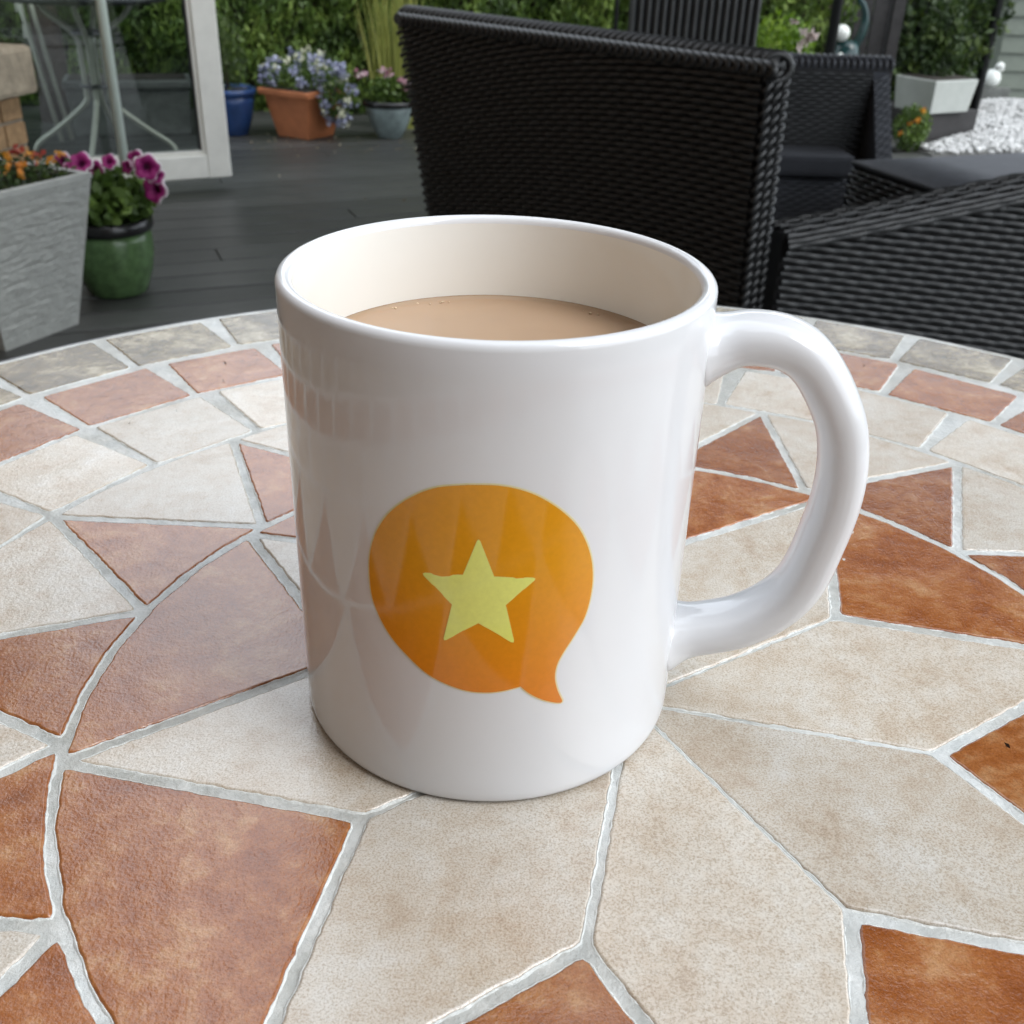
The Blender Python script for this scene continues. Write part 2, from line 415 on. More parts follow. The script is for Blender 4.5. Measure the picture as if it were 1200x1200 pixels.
def brickwall_mat():
    m, nt, N, L, b = nmat('brick_wall')
    tc = N.new('ShaderNodeTexCoord'); mp = N.new('ShaderNodeMapping'); mp.inputs['Rotation'].default_value = (R(90), 0, 0)
    L.new(tc.outputs['Object'], mp.inputs['Vector'])
    bt = N.new('ShaderNodeTexBrick'); L.new(mp.outputs[0], bt.inputs['Vector'])
    bt.inputs['Scale'].default_value = 1.0; bt.inputs['Brick Width'].default_value = 0.225; bt.inputs['Row Height'].default_value = 0.075
    bt.inputs['Mortar Size'].default_value = 0.006
    bt.inputs['Color1'].default_value = (0.19, 0.12, 0.075, 1); bt.inputs['Color2'].default_value = (0.15, 0.09, 0.055, 1); bt.inputs['Mortar'].default_value = (0.28, 0.25, 0.2, 1)
    L.new(bt.outputs['Color'], b.inputs['Base Color']); b.inputs['Roughness'].default_value = 0.9
    bump(N, L, bt.outputs['Fac'], -0.5, 0.006, b)
    return m
M['brickwall'] = brickwall_mat()

# ------------------------------------------------------------------ ground, deck, gravel
mb = MB(); mb.box((0, 0, -0.16), (260, 260, 0.04))
tag(mb.build('ground', M['ground']), kind='structure')
DA = R(22)
deck = tag(mesh_obj('deck', [(-5.2, -3.2, -0.06), (3.2, -3.2, -0.06), (3.2, 6.3, -0.06), (-5.2, 6.3, -0.06)], [(0, 1, 2, 3)], M['soil']), kind='structure')
PW, PG, PL = 0.120, 0.009, 3.6
pm = MB(); pm.box((0, 0, -0.0125), (PL - 0.004, PW, 0.025))
plank_me = None
ca, sa = math.cos(DA), math.sin(DA)
for row in range(-28, 48):
    off = (row * 1.37) % PL
    for k in range(-2, 3):
        lx = k * PL + off - 0.6; ly = row * (PW + PG) + 0.04
        x, y = lx * ca - ly * sa, lx * sa + ly * ca
        if y < -1.8 or y > 6.3 or x < -4.6 or x > 3.0: continue
        if x > 2.0 and y > 5.0: continue
        if plank_me is None:
            o = pm.build('plank', M['deck'], deck, bevel=0.002); plank_me = o.data
        else: o = link('plank', plank_me, M['deck'], deck)
        o.location = (x, y, random.uniform(-0.0006, 0.0006)); o.rotation_euler = (0, 0, DA)

def ico(rad, sub=1):
    bm = bmesh.new(); bmesh.ops.create_icosphere(bm, subdivisions=sub, radius=rad)
    v = np.array([x.co[:] for x in bm.verts]); f = [tuple(q.index for q in p.verts) for p in bm.faces]; bm.free()
    return v, f
def np_mesh(name, V, F, mat, parent=None, smooth=False, tint=None):
    V = np.asarray(V, np.float32); F = np.asarray(F, np.int32); n, k = F.shape
    me = bpy.data.meshes.new(name)
    me.vertices.add(len(V)); me.vertices.foreach_set('co', V.ravel())
    me.loops.add(n * k); me.loops.foreach_set('vertex_index', F.ravel())
    me.polygons.add(n); me.polygons.foreach_set('loop_start', np.arange(n, dtype=np.int32) * k)
    try: me.polygons.foreach_set('loop_total', np.full(n, k, np.int32))
    except Exception: pass
    me.update(calc_edges=True); me.validate()
    if tint is not None:
        a = me.attributes.new('tint', 'FLOAT', 'FACE'); a.data.foreach_set('value', np.asarray(tint, np.float32))
    return link(name, me, mat, parent, smooth)

# white pebble bed beyond the deck
A = [g(1072, 177), g(1092, 184), g(1240, 181), g(1300, 150), g(1300, 112), g(1215, 113), g(1141, 124), g(1139, 160)]
bed = MB(); bed.prism([(p.x, p.y) for p in A], -0.05, 0.012)
tag(bed.build('gravel_bed', M['gravel_base']), kind='structure')
iv, if_ = ico(1.0, 1)
pts = []
poly = [(p.x, p.y) for p in A]
def inpoly(x, y, P):
    c = False; j = len(P) - 1
    for i in range(len(P)):
        if (P[i][1] > y) != (P[j][1] > y) and x < (P[j][0] - P[i][0]) * (y - P[i][1]) / (P[j][1] - P[i][1]) + P[i][0]: c = not c
        j = i
    return c
bx0, bx1 = min(p[0] for p in poly), max(p[0] for p in poly); by0, by1 = min(p[1] for p in poly), max(p[1] for p in poly)
while len(pts) < 3600:
    x, y = random.uniform(bx0, bx1), random.uniform(by0, by1)
    if inpoly(x, y, poly): pts.append((x, y))
Vs, Fs = [], []
for i, (x, y) in enumerate(pts):
    s = np.array([random.uniform(.010, .022), random.uniform(.008, .018), random.uniform(.007, .013)])
    a = random.random() * 6.28; v = iv * s * (1 + 0.15 * RNG.standard_normal(iv.shape) * .5)
    v = np.stack([v[:, 0] * math.cos(a) - v[:, 1] * math.sin(a) + x, v[:, 0] * math.sin(a) + v[:, 1] * math.cos(a) + y, v[:, 2] + 0.014 + random.random() * .014], 1)
    Fs.append(np.array(if_) + i * len(iv)); Vs.append(v)
tag(np_mesh('pebbles', np.concatenate(Vs), np.concatenate(Fs), M['pebble']), 'white pebble gravel spread beside the decking', 'gravel', kind='stuff')

# ------------------------------------------------------------------ foliage
def leaves(name, C, size, mat, parent=None, aspect=0.45, up=0.0, tint=None, kind='stuff'):
    C = np.asarray(C, float); n = len(C)
    size = np.broadcast_to(size, (n,)) * RNG.uniform(0.7, 1.3, n)
    d = RNG.standard_normal((n, 3)); d[:, 2] += up; d /= np.linalg.norm(d, axis=1, keepdims=True)
    e = RNG.standard_normal((n, 3)); e -= d * (e * d).sum(1, keepdims=True); e /= np.linalg.norm(e, axis=1, keepdims=True)
    nn = np.cross(d, e)
    L = size[:, None]; W = L * aspect * .5
    v0 = C - d * L * .5; v1 = C + e * W + nn * L * .06; v2 = C + d * L * .5 - nn * L * .10; v3 = C - e * W + nn * L * .06
    V = np.stack([v0, v1, v2, v3], 1).reshape(-1, 3); F = np.arange(4 * n).reshape(n, 4)
    t = RNG.random(n) if tint is None else tint
    o = np_mesh(name, V, F, mat, parent, False, t)
    if kind: o['kind'] = kind
    return o
def blob(n, c, r, shell=0.55):
    d = RNG.standard_normal((n, 3)); d /= np.linalg.norm(d, axis=1, keepdims=True)
    q = shell + (1 - shell) * RNG.random(n) ** .6
    return np.asarray(c) + d * q[:, None] * np.asarray(r)
def clump_tint(C, f=9.0, seed=0.0):
    t = np.array([mnoise.noise(Vector((c[0] * f + seed, c[1] * f, c[2] * f))) for c in C])
    return np.clip(0.5 + t * 0.8 + RNG.normal(0, .18, len(C)), 0, 1)

# conifer hedge along the back of the decking
HX0, HX1, HY0, HY1, HH = -4.8, 1.75, 5.40, 6.1, 2.2
hedge = empty('conifer_hedge', ((HX0 + HX1) / 2, 5.75, -0.14), 'tall dense green conifer hedge behind the row of flower pots', 'hedge')
inv = hedge.location
n = 46000
x = RNG.uniform(-3.1, HX1, n); z = RNG.uniform(-0.08, 0.75, n)
front = np.array([0.10 * mnoise.noise(Vector((a * 3.0, b * 2.0, 0))) + 0.05 * mnoise.noise(Vector((a * 9, b * 7, 3))) for a, b in zip(x, z)])
y = HY0 + 0.10 + front * 1.4 + RNG.random(n) ** 1.5 * 0.16
C1 = np.stack([x, y, z], 1)
n = 26000
x2 = RNG.uniform(HX0, HX1, n); z2 = RNG.uniform(0.0, HH, n)
f2 = np.array([0.12 * mnoise.noise(Vector((a * 3.0, b * 2.0, 0))) for a, b in zip(x2, z2)])
C2 = np.stack([x2, HY0 + 0.12 + f2 + RNG.random(n) * 0.2, z2], 1)
C2 = C2[(z2 > 0.7) | (x2 < -3.0)]
n = 5000
C3 = np.stack([RNG.uniform(HX0, HX1, n), RNG.uniform(HY0, HY1, n), HH + 0.06 * RNG.standard_normal(n)], 1)
t1 = clump_tint(C1, 7.0) ; t2 = clump_tint(C2, 5.0)
Call = np.concatenate([C1, C2, C3]) - np.array(inv)
sz = np.concatenate([np.full(len(C1), .040), np.full(len(C2), .075), np.full(len(C3), .08)])
leaves('foliage', Call, sz, M['hedge'], hedge, 0.34, 1.6, np.concatenate([t1, t2, RNG.random(len(C3))]))
mb = MB(); mb.box((0, 0.10, 1.1), (HX1 - HX0 - .1, 0.30, 2.15)); mb.build('backing_box', M['bark'], hedge)  # solid dark box added behind the leaves so nothing shows through
for k in range(7):
    mb = MB(); xx = -2.6 + k * 0.85
    mb.tube([(xx, -0.06, 0.0), (xx + .02, -0.05, 0.6), (xx, 0.0, 1.2)], [.035, .03, .02], 8); mb.build('trunk', M['bark'], hedge)

def shrub(name, c, r, n, size, mat, label, cat='shrub', up=0.3, aspect=0.5, stems=True, seed=0.0, group=None):
    o = empty(name, (c[0], c[1], 0), label, cat, group)
    P = blob(n, (0, 0, c[2]), r)
    nz = np.array([mnoise.noise(Vector((p[0] * 8 + seed, p[1] * 8, p[2] * 8))) for p in P]); P = P * (1 + 0.0 * nz[:, None]); P[:, :2] *= (1 + .25 * nz)[:, None]
    P = P[P[:, 2] > 0.0]
    leaves('foliage', P, size, mat, o, aspect, up, clump_tint(P, 10.0, seed))
    if stems:
        mb = MB()
        for k in range(5):
            a = k * 1.26; mb.tube([(0.01 * math.cos(a), 0.01 * math.sin(a), 0), (r[0] * .5 * math.cos(a), r[1] * .5 * math.sin(a), c[2])], [.008, .004], 6)
        mb.build('stem', M['bark'], o)
    return o

# ------------------------------------------------------------------ house wall (left) and open glazed door
wall = empty('brick_house', (-1.90, 3.42, 0), 'brown brick house wall beside the open glazed door', 'house', rz=math.atan2(-0.975, 0.224))
mb = MB(); mb.box((2.6, -0.16, 3.6), (5.2, 0.30, 7.5)); mb.build('side_brickwork', M['brickwall'], wall)
mb = MB(); mb.box((5.36, 0.75, 3.0), (0.30, 2.2, 6.29)); mb.build('added_rear_wall', M['brickwall'], wall)  # unseen wall added behind the camera to block sky light

DD = Vector((0.878, 0.478, 0)).normalized()
dbr = g(270, 205, 0.05)
DW, DH = 0.90, 2.02
door_rz = math.atan2(DD.y, DD.x)
door = empty('glazed_door', (dbr.x - DD.x * DW, dbr.y - DD.y * DW, 0.05), 'open glazed door with white frame beside the stone topped pillar', 'door', rz=door_rz)
ST, TH = 0.086, 0.06
def bar(name, x0, x1, z0, z1, mat, parent, th=TH, y=0.0, bev=0.006):
    mb = MB(); mb.box(((x0 + x1) / 2, y, (z0 + z1) / 2), (x1 - x0, th, z1 - z0)); return mb.build(name, mat, parent, bevel=bev)
bar('stile', 0, ST, 0, DH, M['upvc'], door); rst = bar('stile', DW - ST, DW, 0, DH, M['upvc'], door)
bar('bottom_rail', ST - .001, DW - ST + .001, 0.001, ST - 0.004, M['upvc'], door, TH - .002); bar('top_rail', ST - .001, DW - ST + .001, DH - ST, DH - .001, M['upvc'], door, TH - .002)
for (a, b_, c, d) in ((ST, ST + .012, ST, DH - ST), (DW - ST - .012, DW - ST, ST, DH - ST)):
    bar('glazing_bead', a, b_, c - .004, d, M['upvc'], door, 0.040, 0, .003)
bar('glazing_bead', ST + .012, DW - ST - .012, ST - .004, ST + .010, M['upvc'], door, 0.040, 0, .003)
bar('gasket', ST + .012, ST + .017, ST, DH - ST, M['gasket'], door, 0.030, 0, 0); bar('gasket', DW - ST - .017, DW - ST - .012, ST, DH - ST, M['gasket'], door, 0.030, 0, 0)
bar('glass_pane', ST + .002, DW - ST - .002, ST + .004, DH - ST - .002, M['glass'], door, 0.020, 0, 0)
mb = MB(); mb.tube([(ST * .5, -0.03, 1.0), (ST * .5, -0.075, 1.0), (ST * .5 + .11, -0.078, 1.0)], 0.009, 8); mb.build('handle', M['metal_pale'], door, True)

# low brick pillar with coping stone, in front of the hinge side of the door
pc = aty(20, 100, 3.2)
pil = empty('brick_pillar', (pc.x - 0.205, 3.27, 0), 'low brick pillar with weathered stone coping beside the glazed door', 'pillar', rz=R(-12))
ztop = aty(20, 62, 3.15).z; zbot = aty(20, 123, 3.13).z
mb = MB()
V, F = ico(1, 1)
mb.box((0, 0, (ztop + zbot) / 2), (0.335, 0.30, ztop - zbot)); cop = mb.build('coping_stone', M['stone'], pil, bevel=0.016)
mb = MB(); mb.box((-0.012, 0, (zbot - .001) / 2), (0.250, 0.220, zbot - .001)); mb.build('mortar', M['mortar'], pil)
bh = 0.065; row = 0; z = zbot - 0.008 - bh
bm_full = None
while z > -0.02:
    for side in (0, 1):
        xs = (-0.075, 0.047) if row % 2 else (-0.115, 0.0, 0.085)
        for k, xb in enumerate(xs):
            w = 0.112 if row % 2 else (0.05, 0.112, 0.05)[k] if side == 0 else 0.112
            if side == 0: c, s = (xb - 0.012, -0.112, z + bh / 2), (w, 0.020, bh)
            else:
                if k > 1: continue
                c, s = (0.115, (-.054, .054)[k] if row % 2 else (-.06, .05)[k], z + bh / 2), (0.020, 0.10, bh)
            q = MB(); q.box((0, 0, 0), s); q.build('brick', M['brick'], pil, bevel=0.004, loc=c)
    row += 1; z -= bh + 0.010

# ------------------------------------------------------------------ pots and planters
def pot(name, p, prof, mats, label, rimprof=None, n=40, group=None):
    o = empty(name, (p.x, p.y, 0), label, 'pot', group); o.scale = (SC,) * 3
    mb = MB(); mb.lathe(prof, n); mb.build('body', mats[0], o, True)
    if rimprof: mb = MB(); mb.lathe(rimprof, n); mb.build('rim', mats[1], o, True)
    top = rimprof if rimprof else prof
    rr = min(q[0] for q in top[-2:]) if not rimprof else min(q[0] for q in rimprof)
    return o
def soil_disc(o, r, z):
    mb = MB(); mb.lathe([(0.0, z - .01), (r, z - .01), (r, z), (0.0, z + .006)], 24); mb.build('soil', M['soil'], o)

# green glazed pot
gp = g(134, 351)
s_ = (g(166, 340) - g(100, 340)).length / 2
gpot = pot('flower_pot', gp, [(0.0, 0.0), (.058, 0.0), (.066, .006), (.082, .05), (.090, .095), (.090, .125), (.086, .142)], [M['green_glaze'], M['dark_rim']],
           'round green glazed pot with black rim behind the grey stone planter', [(.086, .140), (.092, .143), (.097, .152), (.095, .168), (.086, .172), (.081, .166), (.080, .145)])
soil_disc(gpot, .080, .15)
gpot.location.y += 0.07; gpot.location.x -= .01

def petunia_mesh():
    V, F, E = [(0, 0, -.012)], [], [0.0]
    n = 30; rings = [(.12, -.008), (.35, .002), (.65, .008), (.88, .007), (1.0, .002)]
    for i, (q, zz) in enumerate(rings):
        for k in range(n):
            a = 2 * math.pi * k / n
            lob = 1 - (0.20 * (i / 4)) * abs(math.sin(2.5 * a)) ** 3 + 0.03 * (i / 4) * math.sin(11 * a)
            V.append((.030 * q * lob * math.cos(a), .030 * q * lob * math.sin(a), zz + .003 * (i / 4) * math.sin(5 * a))); E.append(q)
    for k in range(n): F.append((0, 1 + k, 1 + (k + 1) % n))
    for i in range(len(rings) - 1):
        for k in range(n): F.append((1 + i * n + k, 1 + i * n + (k + 1) % n, 1 + (i + 1) * n + (k + 1) % n, 1 + (i + 1) * n + k))
    me = bpy.data.meshes.new('flower'); me.from_pydata(V, [], F); me.update()
    a = me.attributes.new('edge', 'FLOAT', 'POINT'); a.data.foreach_set('value', E)
    me.materials.append(M['petunia'])
    return me
pet = petunia_mesh()
L0 = gpot.location.copy()
pt = empty('petunia_plant', (L0.x, L0.y, 0.155 * SC), 'magenta petunias with white petal edges growing in the green pot', 'plant')
pt.scale = (SC,) * 3
P = blob(900, (0, 0, .05), (.10, .10, .075), .5); P = P[P[:, 2] > -.01]
leaves('foliage', P, .034, M['mid_leaf'], pt, .62, .4, clump_tint(P, 20.0))
for (px, py, s) in ((172, 196, 1.0), (183, 222, 1.15), (160, 188, .8), (95, 192, .9), (75, 190, .75), (112, 200, .8), (128, 190, .6), (150, 196, .55), (182, 205, .7), (86, 198, .7)):
    q = (aty(px, py, L0.y - .04 + random.uniform(-.05, .04)) - Vector((L0.x, L0.y, .155 * SC))) / SC
    o = link('flower', pet, None, pt, True); o.location = q; o.scale = (s, s, s)
    d = Vector((random.uniform(-.5, .7), -1.0, random.uniform(.1, .8))); o.rotation_euler = d.to_track_quat('Z', 'Y').to_euler()
P = np.array([(aty(x, y, L0.y - .05) - Vector((L0.x, L0.y, .155 * SC))) / SC for x, y in ((62, 206), (72, 212), (46, 205), (98, 210), (150, 205), (168, 204), (101, 206))])
leaves('small_flowers', np.repeat(P, 5, 0) + RNG.normal(0, .004, (35, 3)), .012, M['white_petal'], pt, 1.0)
mb = MB()
for k in range(8):
    a = k * .785; mb.tube([(0, 0, -.01), (.03 * math.cos(a), .03 * math.sin(a), .03), (.07 * math.cos(a), .07 * math.sin(a), .07)], .002, 5)
mb.build('stem', M['mid_leaf'], pt)

# grey stone-effect square planter (near left)
BL, BR = g(7, 412), g(92, 380)
ex = (BR - BL); side = ex.length; ex.normalize(); ey = Vector((-ex.y, ex.x, 0))
if ey.dot(Vector((CAM.x, CAM.y, 0)) - BR) > 0: ey = -ey
pcen = (BL + BR) / 2 + ey * side / 2
PH = 0.35
tr_ = g(105, 222, PH) - pcen
half_t = max(abs(tr_.dot(ex)), abs(tr_.dot(ey)))
pla = empty('stone_planter', (pcen.x, pcen.y, 0), 'pale grey square planter with rough stone effect sides', 'planter', rz=math.atan2(ex.y, ex.x))
hb, ht = side / 2, min(half_t, side * .5 + .06)
def planter_side(k, nx=60, nz=110):
    V, F = [], []
    for j in range(nz + 1):
        w = j / nz; h = hb + (ht - hb) * w
        for i in range(nx + 1):
            u = (i / nx * 2 - 1)
            z = w * PH
            edge = min(1.0, (1 - abs(u)) * 8) * min(1, w * 12) * min(1, (1 - w) * 10)
            c = z / 0.030 + 0.25 * mnoise.noise(Vector((u * 2.0 + k * 9, math.floor(z / .030) * 3.1, 0)))
            groove = max(0, 1 - abs((c % 1.0) - .5) * -1 / .5) if False else max(0.0, 1 - (0.5 - abs((c % 1.0) - .5)) / .10)
            hgt = .0022 * mnoise.noise(Vector((u * 6 + k * 5, z * 90, k))) + .0024 * mnoise.noise(Vector((u * 20, z * 230, k + 4))) - .0024 * groove
            d = h + edge * hgt
            p = {0: (u * h, -d), 1: (d, u * h), 2: (-u * h, d), 3: (-d, -u * h)}[k]
            V.append((p[0], p[1], z))
    for j in range(nz):
        for i in range(nx):
            a = j * (nx + 1) + i; F.append((a, a + 1, a + nx + 2, a + nx + 1))
    return V, F
for k in range(4):
    V, F = planter_side(k); mesh_obj('side_panel', V, F, M['planter_grey'], pla, True)
mb = MB()
t = .018
for (c, s) in (((0, -ht + t / 2 - .001, PH + .004), (2 * ht + .006, t, .012)), ((0, ht - t / 2 + .001, PH + .004), (2 * ht + .006, t, .012)), ((-ht + t / 2 - .001, 0, PH + .004), (t, 2 * ht - 2 * t + .004, .0118)), ((ht - t / 2 + .001, 0, PH + .004), (t, 2 * ht - 2 * t + .004, .0118))):
    mb.box(c, s)
mb.build('rim', M['planter_grey'], pla)
mb = MB(); mb.box((0, 0, PH - .02), (2 * ht - .03, 2 * ht - .03, .01)); mb.build('soil', M['soil'], pla)
fl = empty('bedding_plants', (pcen.x, pcen.y, PH - .015), 'red and orange bedding flowers filling the grey stone planter', 'plant', rz=pla.rotation_euler.z)
P = np.stack([RNG.uniform(-ht + .02, ht - .02, 1500), RNG.uniform(-ht + .02, ht - .02, 1500), RNG.random(1500) ** 1.3 * .055], 1)
leaves('foliage', P, .017, M['dark_leaf'], fl, .5, .5)
def florets(name, cs, r, mat, parent, npet=7):
    Cs = np.repeat(np.asarray(cs), npet, 0); Cs = Cs + RNG.normal(0, r * .45, Cs.shape)
    return leaves(name, Cs, r * 1.1, mat, parent, .9)
def scatter(n, zz=.06): return np.stack([RNG.uniform(-ht + .02, ht - .02, n), RNG.uniform(-ht + .02, ht - .02, n), RNG.uniform(zz - .015, zz + .012, n)], 1)
florets('orange_flowers', scatter(38, .05), .012, M['orange_petal'], fl)
S = scatter(24, .062); florets('red_flowers', S, .014, M['red_petal'], fl)

# terracotta square pot
b0, b1, b2 = g(322, 158), g(358, 165), g(378, 160)
tx = (b1 - b0).normalized(); tcz = math.atan2(tx.y, tx.x); tw = 0.155
tcen = b1 - tx * tw * SC / 2 + Vector((-tx.y, tx.x, 0)) * tw * SC / 2
tp = empty('square_pot', (tcen.x, tcen.y, 0), 'square terracotta pot overflowing with lilac flowers', 'pot', rz=tcz + R(6))
tp.scale = (SC,) * 3
mb = MB(); mb.box((0, 0, .080), (tw, tw, .160), 0, 1.42); mb.build('body', M['terracotta'], tp, bevel=.005)
mb = MB(); mb.box((0, 0, .168), (tw * 1.60, tw * 1.60, .024), 0, 1.03); mb.build('rim', M['terracotta'], tp, bevel=.006)
for sx in (-1, 1):
    for (a, b_) in ((0, -1), (1, 0)):
        pass
mb = MB(); mb.box((0, 0, .181), (tw * 1.45, tw * 1.45, .004)); mb.build('soil', M['soil'], tp)
lp = empty('lilac_flower_plant', (tcen.x, tcen.y, .18 * SC), 'trailing plant covered with small lilac and cream flowers', 'plant')
lp.scale = (SC,) * 3
P = np.concatenate([blob(900, (0, 0, .035), (.15, .12, .075), .3), blob(500, (.13, -.09, -.01), (.07, .06, .10), .3)])
leaves('foliage', P, .020, M['mid_leaf'], lp, .5, .2, clump_tint(P, 20))
S = np.concatenate([blob(60, (0, 0, .045), (.17, .13, .085), .7), blob(42, (.14, -.10, -.01), (.075, .06, .11), .6)]); S = S[S[:, 2] > -.13]
florets('lilac_flowers', S, .018, M['lilac_petal'], lp, 8)
S = np.concatenate([blob(26, (0, 0, .05), (.17, .12, .10), .8), blob(12, (.15, -.10, -.04), (.07, .06, .09), .8)])
florets('cream_flowers', S, .015, M['cream_petal'], lp, 8)

# blue pot half hidden by the door
bp = g(272, 157)
bpot = pot('flower_pot', bp, [(0.0, 0.0), (.060, 0.0), (.066, .005), (.085, .06), (.098, .12), (.100, .150)], [M['blue_glaze'], M['blue_glaze']], 'deep blue glazed pot behind the edge of the glazed door',
           [(.100, .148), (.108, .152), (.110, .170), (.100, .174), (.094, .168), (.093, .150)])
soil_disc(bpot, .093, .16)
bpl = empty('lavender_plant', (bp.x, bp.y, .16 * SC), 'soft grey green bushy plant in the blue pot', 'plant')
P = blob(1500, (-.03, 0, .16), (.13, .11, .18), .2); P = P[P[:, 2] > 0]
leaves('foliage', P, .034, M['dark_leaf'], bpl, .16, 1.8, np.clip(RNG.normal(.75, .2, len(P)), 0, 1))
mb = MB(); mb.tube([(0, 0, -.01), (0, 0, .15)], .006, 6); mb.build('stem', M['bark'], bpl)

# grey-teal pot
tpn = g(457, 161)
tpot = pot('flower_pot', tpn, [(0.0, 0.0), (.042, 0.0), (.048, .004), (.076, .055), (.092, .10), (.096, .122)], [M['teal_glaze'], M['dark_rim']], 'small grey teal pot with dark rim beside the wicker armchair',
           [(.094, .120), (.104, .123), (.108, .132), (.104, .142), (.094, .144), (.088, .138), (.087, .122)])
soil_disc(tpot, .087, .13)
tpl = empty('pansy_plant', (tpn.x, tpn.y, .13 * SC), 'leafy plant with pink and burgundy pansies in the grey teal pot', 'plant')
tpl.scale = (SC,) * 3
P = blob(900, (0, 0, .04), (.10, .09, .055), .3); P = P[P[:, 2] > 0]
leaves('foliage', P, .024, M['mid_leaf'], tpl, .6, .3)
S = np.array([(aty(x, y, tpn.y - .05) - Vector((tpn.x, tpn.y, .13 * SC))) / SC for x, y in ((420, 88), (426, 85), (448, 82), (456, 87), (453, 84), (468, 94), (476, 101), (474, 92), (480, 99))])
florets('pansies', S, .018, M['pink_petal'], tpl, 8)

# tall yellow-green grass behind the grey-teal pot
gc = g(462, 149)
og = empty('ornamental_grass', (gc.x, gc.y, -.1), 'upright clump of yellow green grass behind the grey teal pot', 'grass')
n = 130; Vg = []; Fg = []
for k in range(n):
    a, q = random.random() * 6.28, random.random() ** .6
    x0, y0 = .105 * q * math.cos(a), .07 * q * math.sin(a); h = random.uniform(.45, .95); lx, ly = x0 * .4 + random.uniform(-.06, .06), y0 * .5; w = random.uniform(.002, .0042)
    b = len(Vg)
    for j in range(4):
        s = j / 3; ww = w * (1 - s * .85)
        Vg += [(x0 + lx * s * s - ww, y0 + ly * s * s, .1 + h * s), (x0 + lx * s * s + ww, y0 + ly * s * s + .002, .1 + h * s)]
    for j in range(3): Fg.append((b + 2 * j, b + 2 * j + 1, b + 2 * j + 3, b + 2 * j + 2))
o = np_mesh('blades', Vg, Fg, M['grass_leaf'], og, False, np.repeat(RNG.random(n), 3)); o['kind'] = 'stuff'
# small lime shrub showing above the armchair back
q = aty(655, 34, 4.6)
shrub('lime_shrub', (q.x, q.y, .22), (.22, .12, .24), 1100, .035, M['lime_leaf'], 'low lime green shrub with pale flowers behind the big wicker armchair', seed=3.0)

# grey stone trough seen through the door glass
t0, t1_ = g(82, 161), g(217, 158)
tx = (t1_ - t0).normalized(); tm = (t0 + t1_) / 2
trg = empty('stone_trough', (tm.x, tm.y + .10, 0), 'long dark grey stone trough seen through the door glass', 'planter', rz=math.atan2(tx.y, tx.x))
trg.scale = (SC,) * 3; L_ = (t1_ - t0).length / SC
mb = MB(); mb.box((0, 0, .085), (L_, .18, .17), 0, 1.06); mb.build('body', M['trough_grey'], trg, bevel=.008)
mb = MB(); mb.box((0, 0, .186), (L_ * 1.10, .215, .030)); mb.build('rim', M['trough_grey'], trg, bevel=.008)
mb = MB(); mb.box((0, 0, .2025), (L_ * 1.0, .16, .004)); mb.build('soil', M['soil'], trg)

# tree trunk beyond the glass
q0 = aty(50, 40, 5.1)
tt = empty('garden_tree', (q0.x, q0.y, -.14), 'slim dark tree trunk seen through the door glass', 'tree')
mb = MB(); mb.tube([(0, 0, 0), (.02, 0, .5), (-.01, .02, 1.1), (.03, 0, 1.9)], [.085, .065, .055, .035], 12); mb.build('trunk', M['bark'], tt, True)
P = blob(3500, (0, 0.1, 2.3), (.6, .5, .55), .3); leaves('crown', P, .06, M['dark_leaf'], tt, .5, .2, clump_tint(P, 5))

n = 90; P = []
while len(P) < n:
    q = g(random.uniform(290, 520), random.uniform(158, 182) if random.random() < .8 else random.uniform(160, 240)); P.append((q.x, q.y, .008))
leaves('leaf_litter', P, .016, M['litter'], None, .5, 0.0)
bpy.data.objects['leaf_litter']['label'] = 'scattered fallen petals and leaf scraps on the decking'; bpy.data.objects['leaf_litter']['category'] = 'leaf litter'
# ------------------------------------------------------------------ round metal garden table and pole behind the glass
def leg_profile(H, rt, rf, rw):
    return [(rt, H), (rt * .8, H - .05), (rw + .01, H * .78), (rw, H * .62), (rw, H * .42), (rw + .015, H * .33), (rf * .62, H * .17), (rf * .92, H * .07), (rf, 0.006)]
def smooth_pts(P, n=5):
    out = []
    P = [Vector(p) for p in P]
    for i in range(len(P) - 1):
        p0, p1, p2, p3 = P[max(i - 1, 0)], P[i], P[i + 1], P[min(i + 2, len(P) - 1)]
        for k in range(n):
            t = k / n
            out.append(0.5 * ((2 * p1) + (p2 - p0) * t + (2 * p0 - 5 * p1 + 4 * p2 - p3) * t * t + (3 * p1 - p0 - 3 * p2 + p3) * t ** 3))
    out.append(P[-1]); return out
def table_base(o, H, rt, rf, rw, mat, mat2, n=4, a0=.6, tr=.010):
    for k in range(n):
        a = a0 + k * 2 * math.pi / n
        mb = MB(); mb.tube(smooth_pts([(r * math.cos(a), r * math.sin(a), z) for r, z in leg_profile(H, rt, rf, rw)]), tr, 10); mb.build('leg', mat, o, True)
    for zz in (H * .80, H * .46):
        mb = MB(); mb.tube([((rw + .016) * math.cos(t * .3927), (rw + .016) * math.sin(t * .3927), zz) for t in range(16)], .008, 8, closed=True); mb.build('ring', mat2, o, True)
fL, fR = aty(42, 185, 4.3), aty(199, 184, 4.3)
H2 = aty(95, 7, 4.08).z; r2 = (aty(186, 5, 4.36).x - aty(5, 5, 4.36).x) / 2 * 1.04
cx = (fL.x + fR.x) / 2
bt = empty('round_side_table', (cx, 4.36, 0), 'round metal table with bent legs seen through the door glass', 'table')
table_base(bt, H2, .18, (fR.x - fL.x) / 2 * 1.02, .045, M['metal_pale'], M['table_metal'], 4, .12, .011)
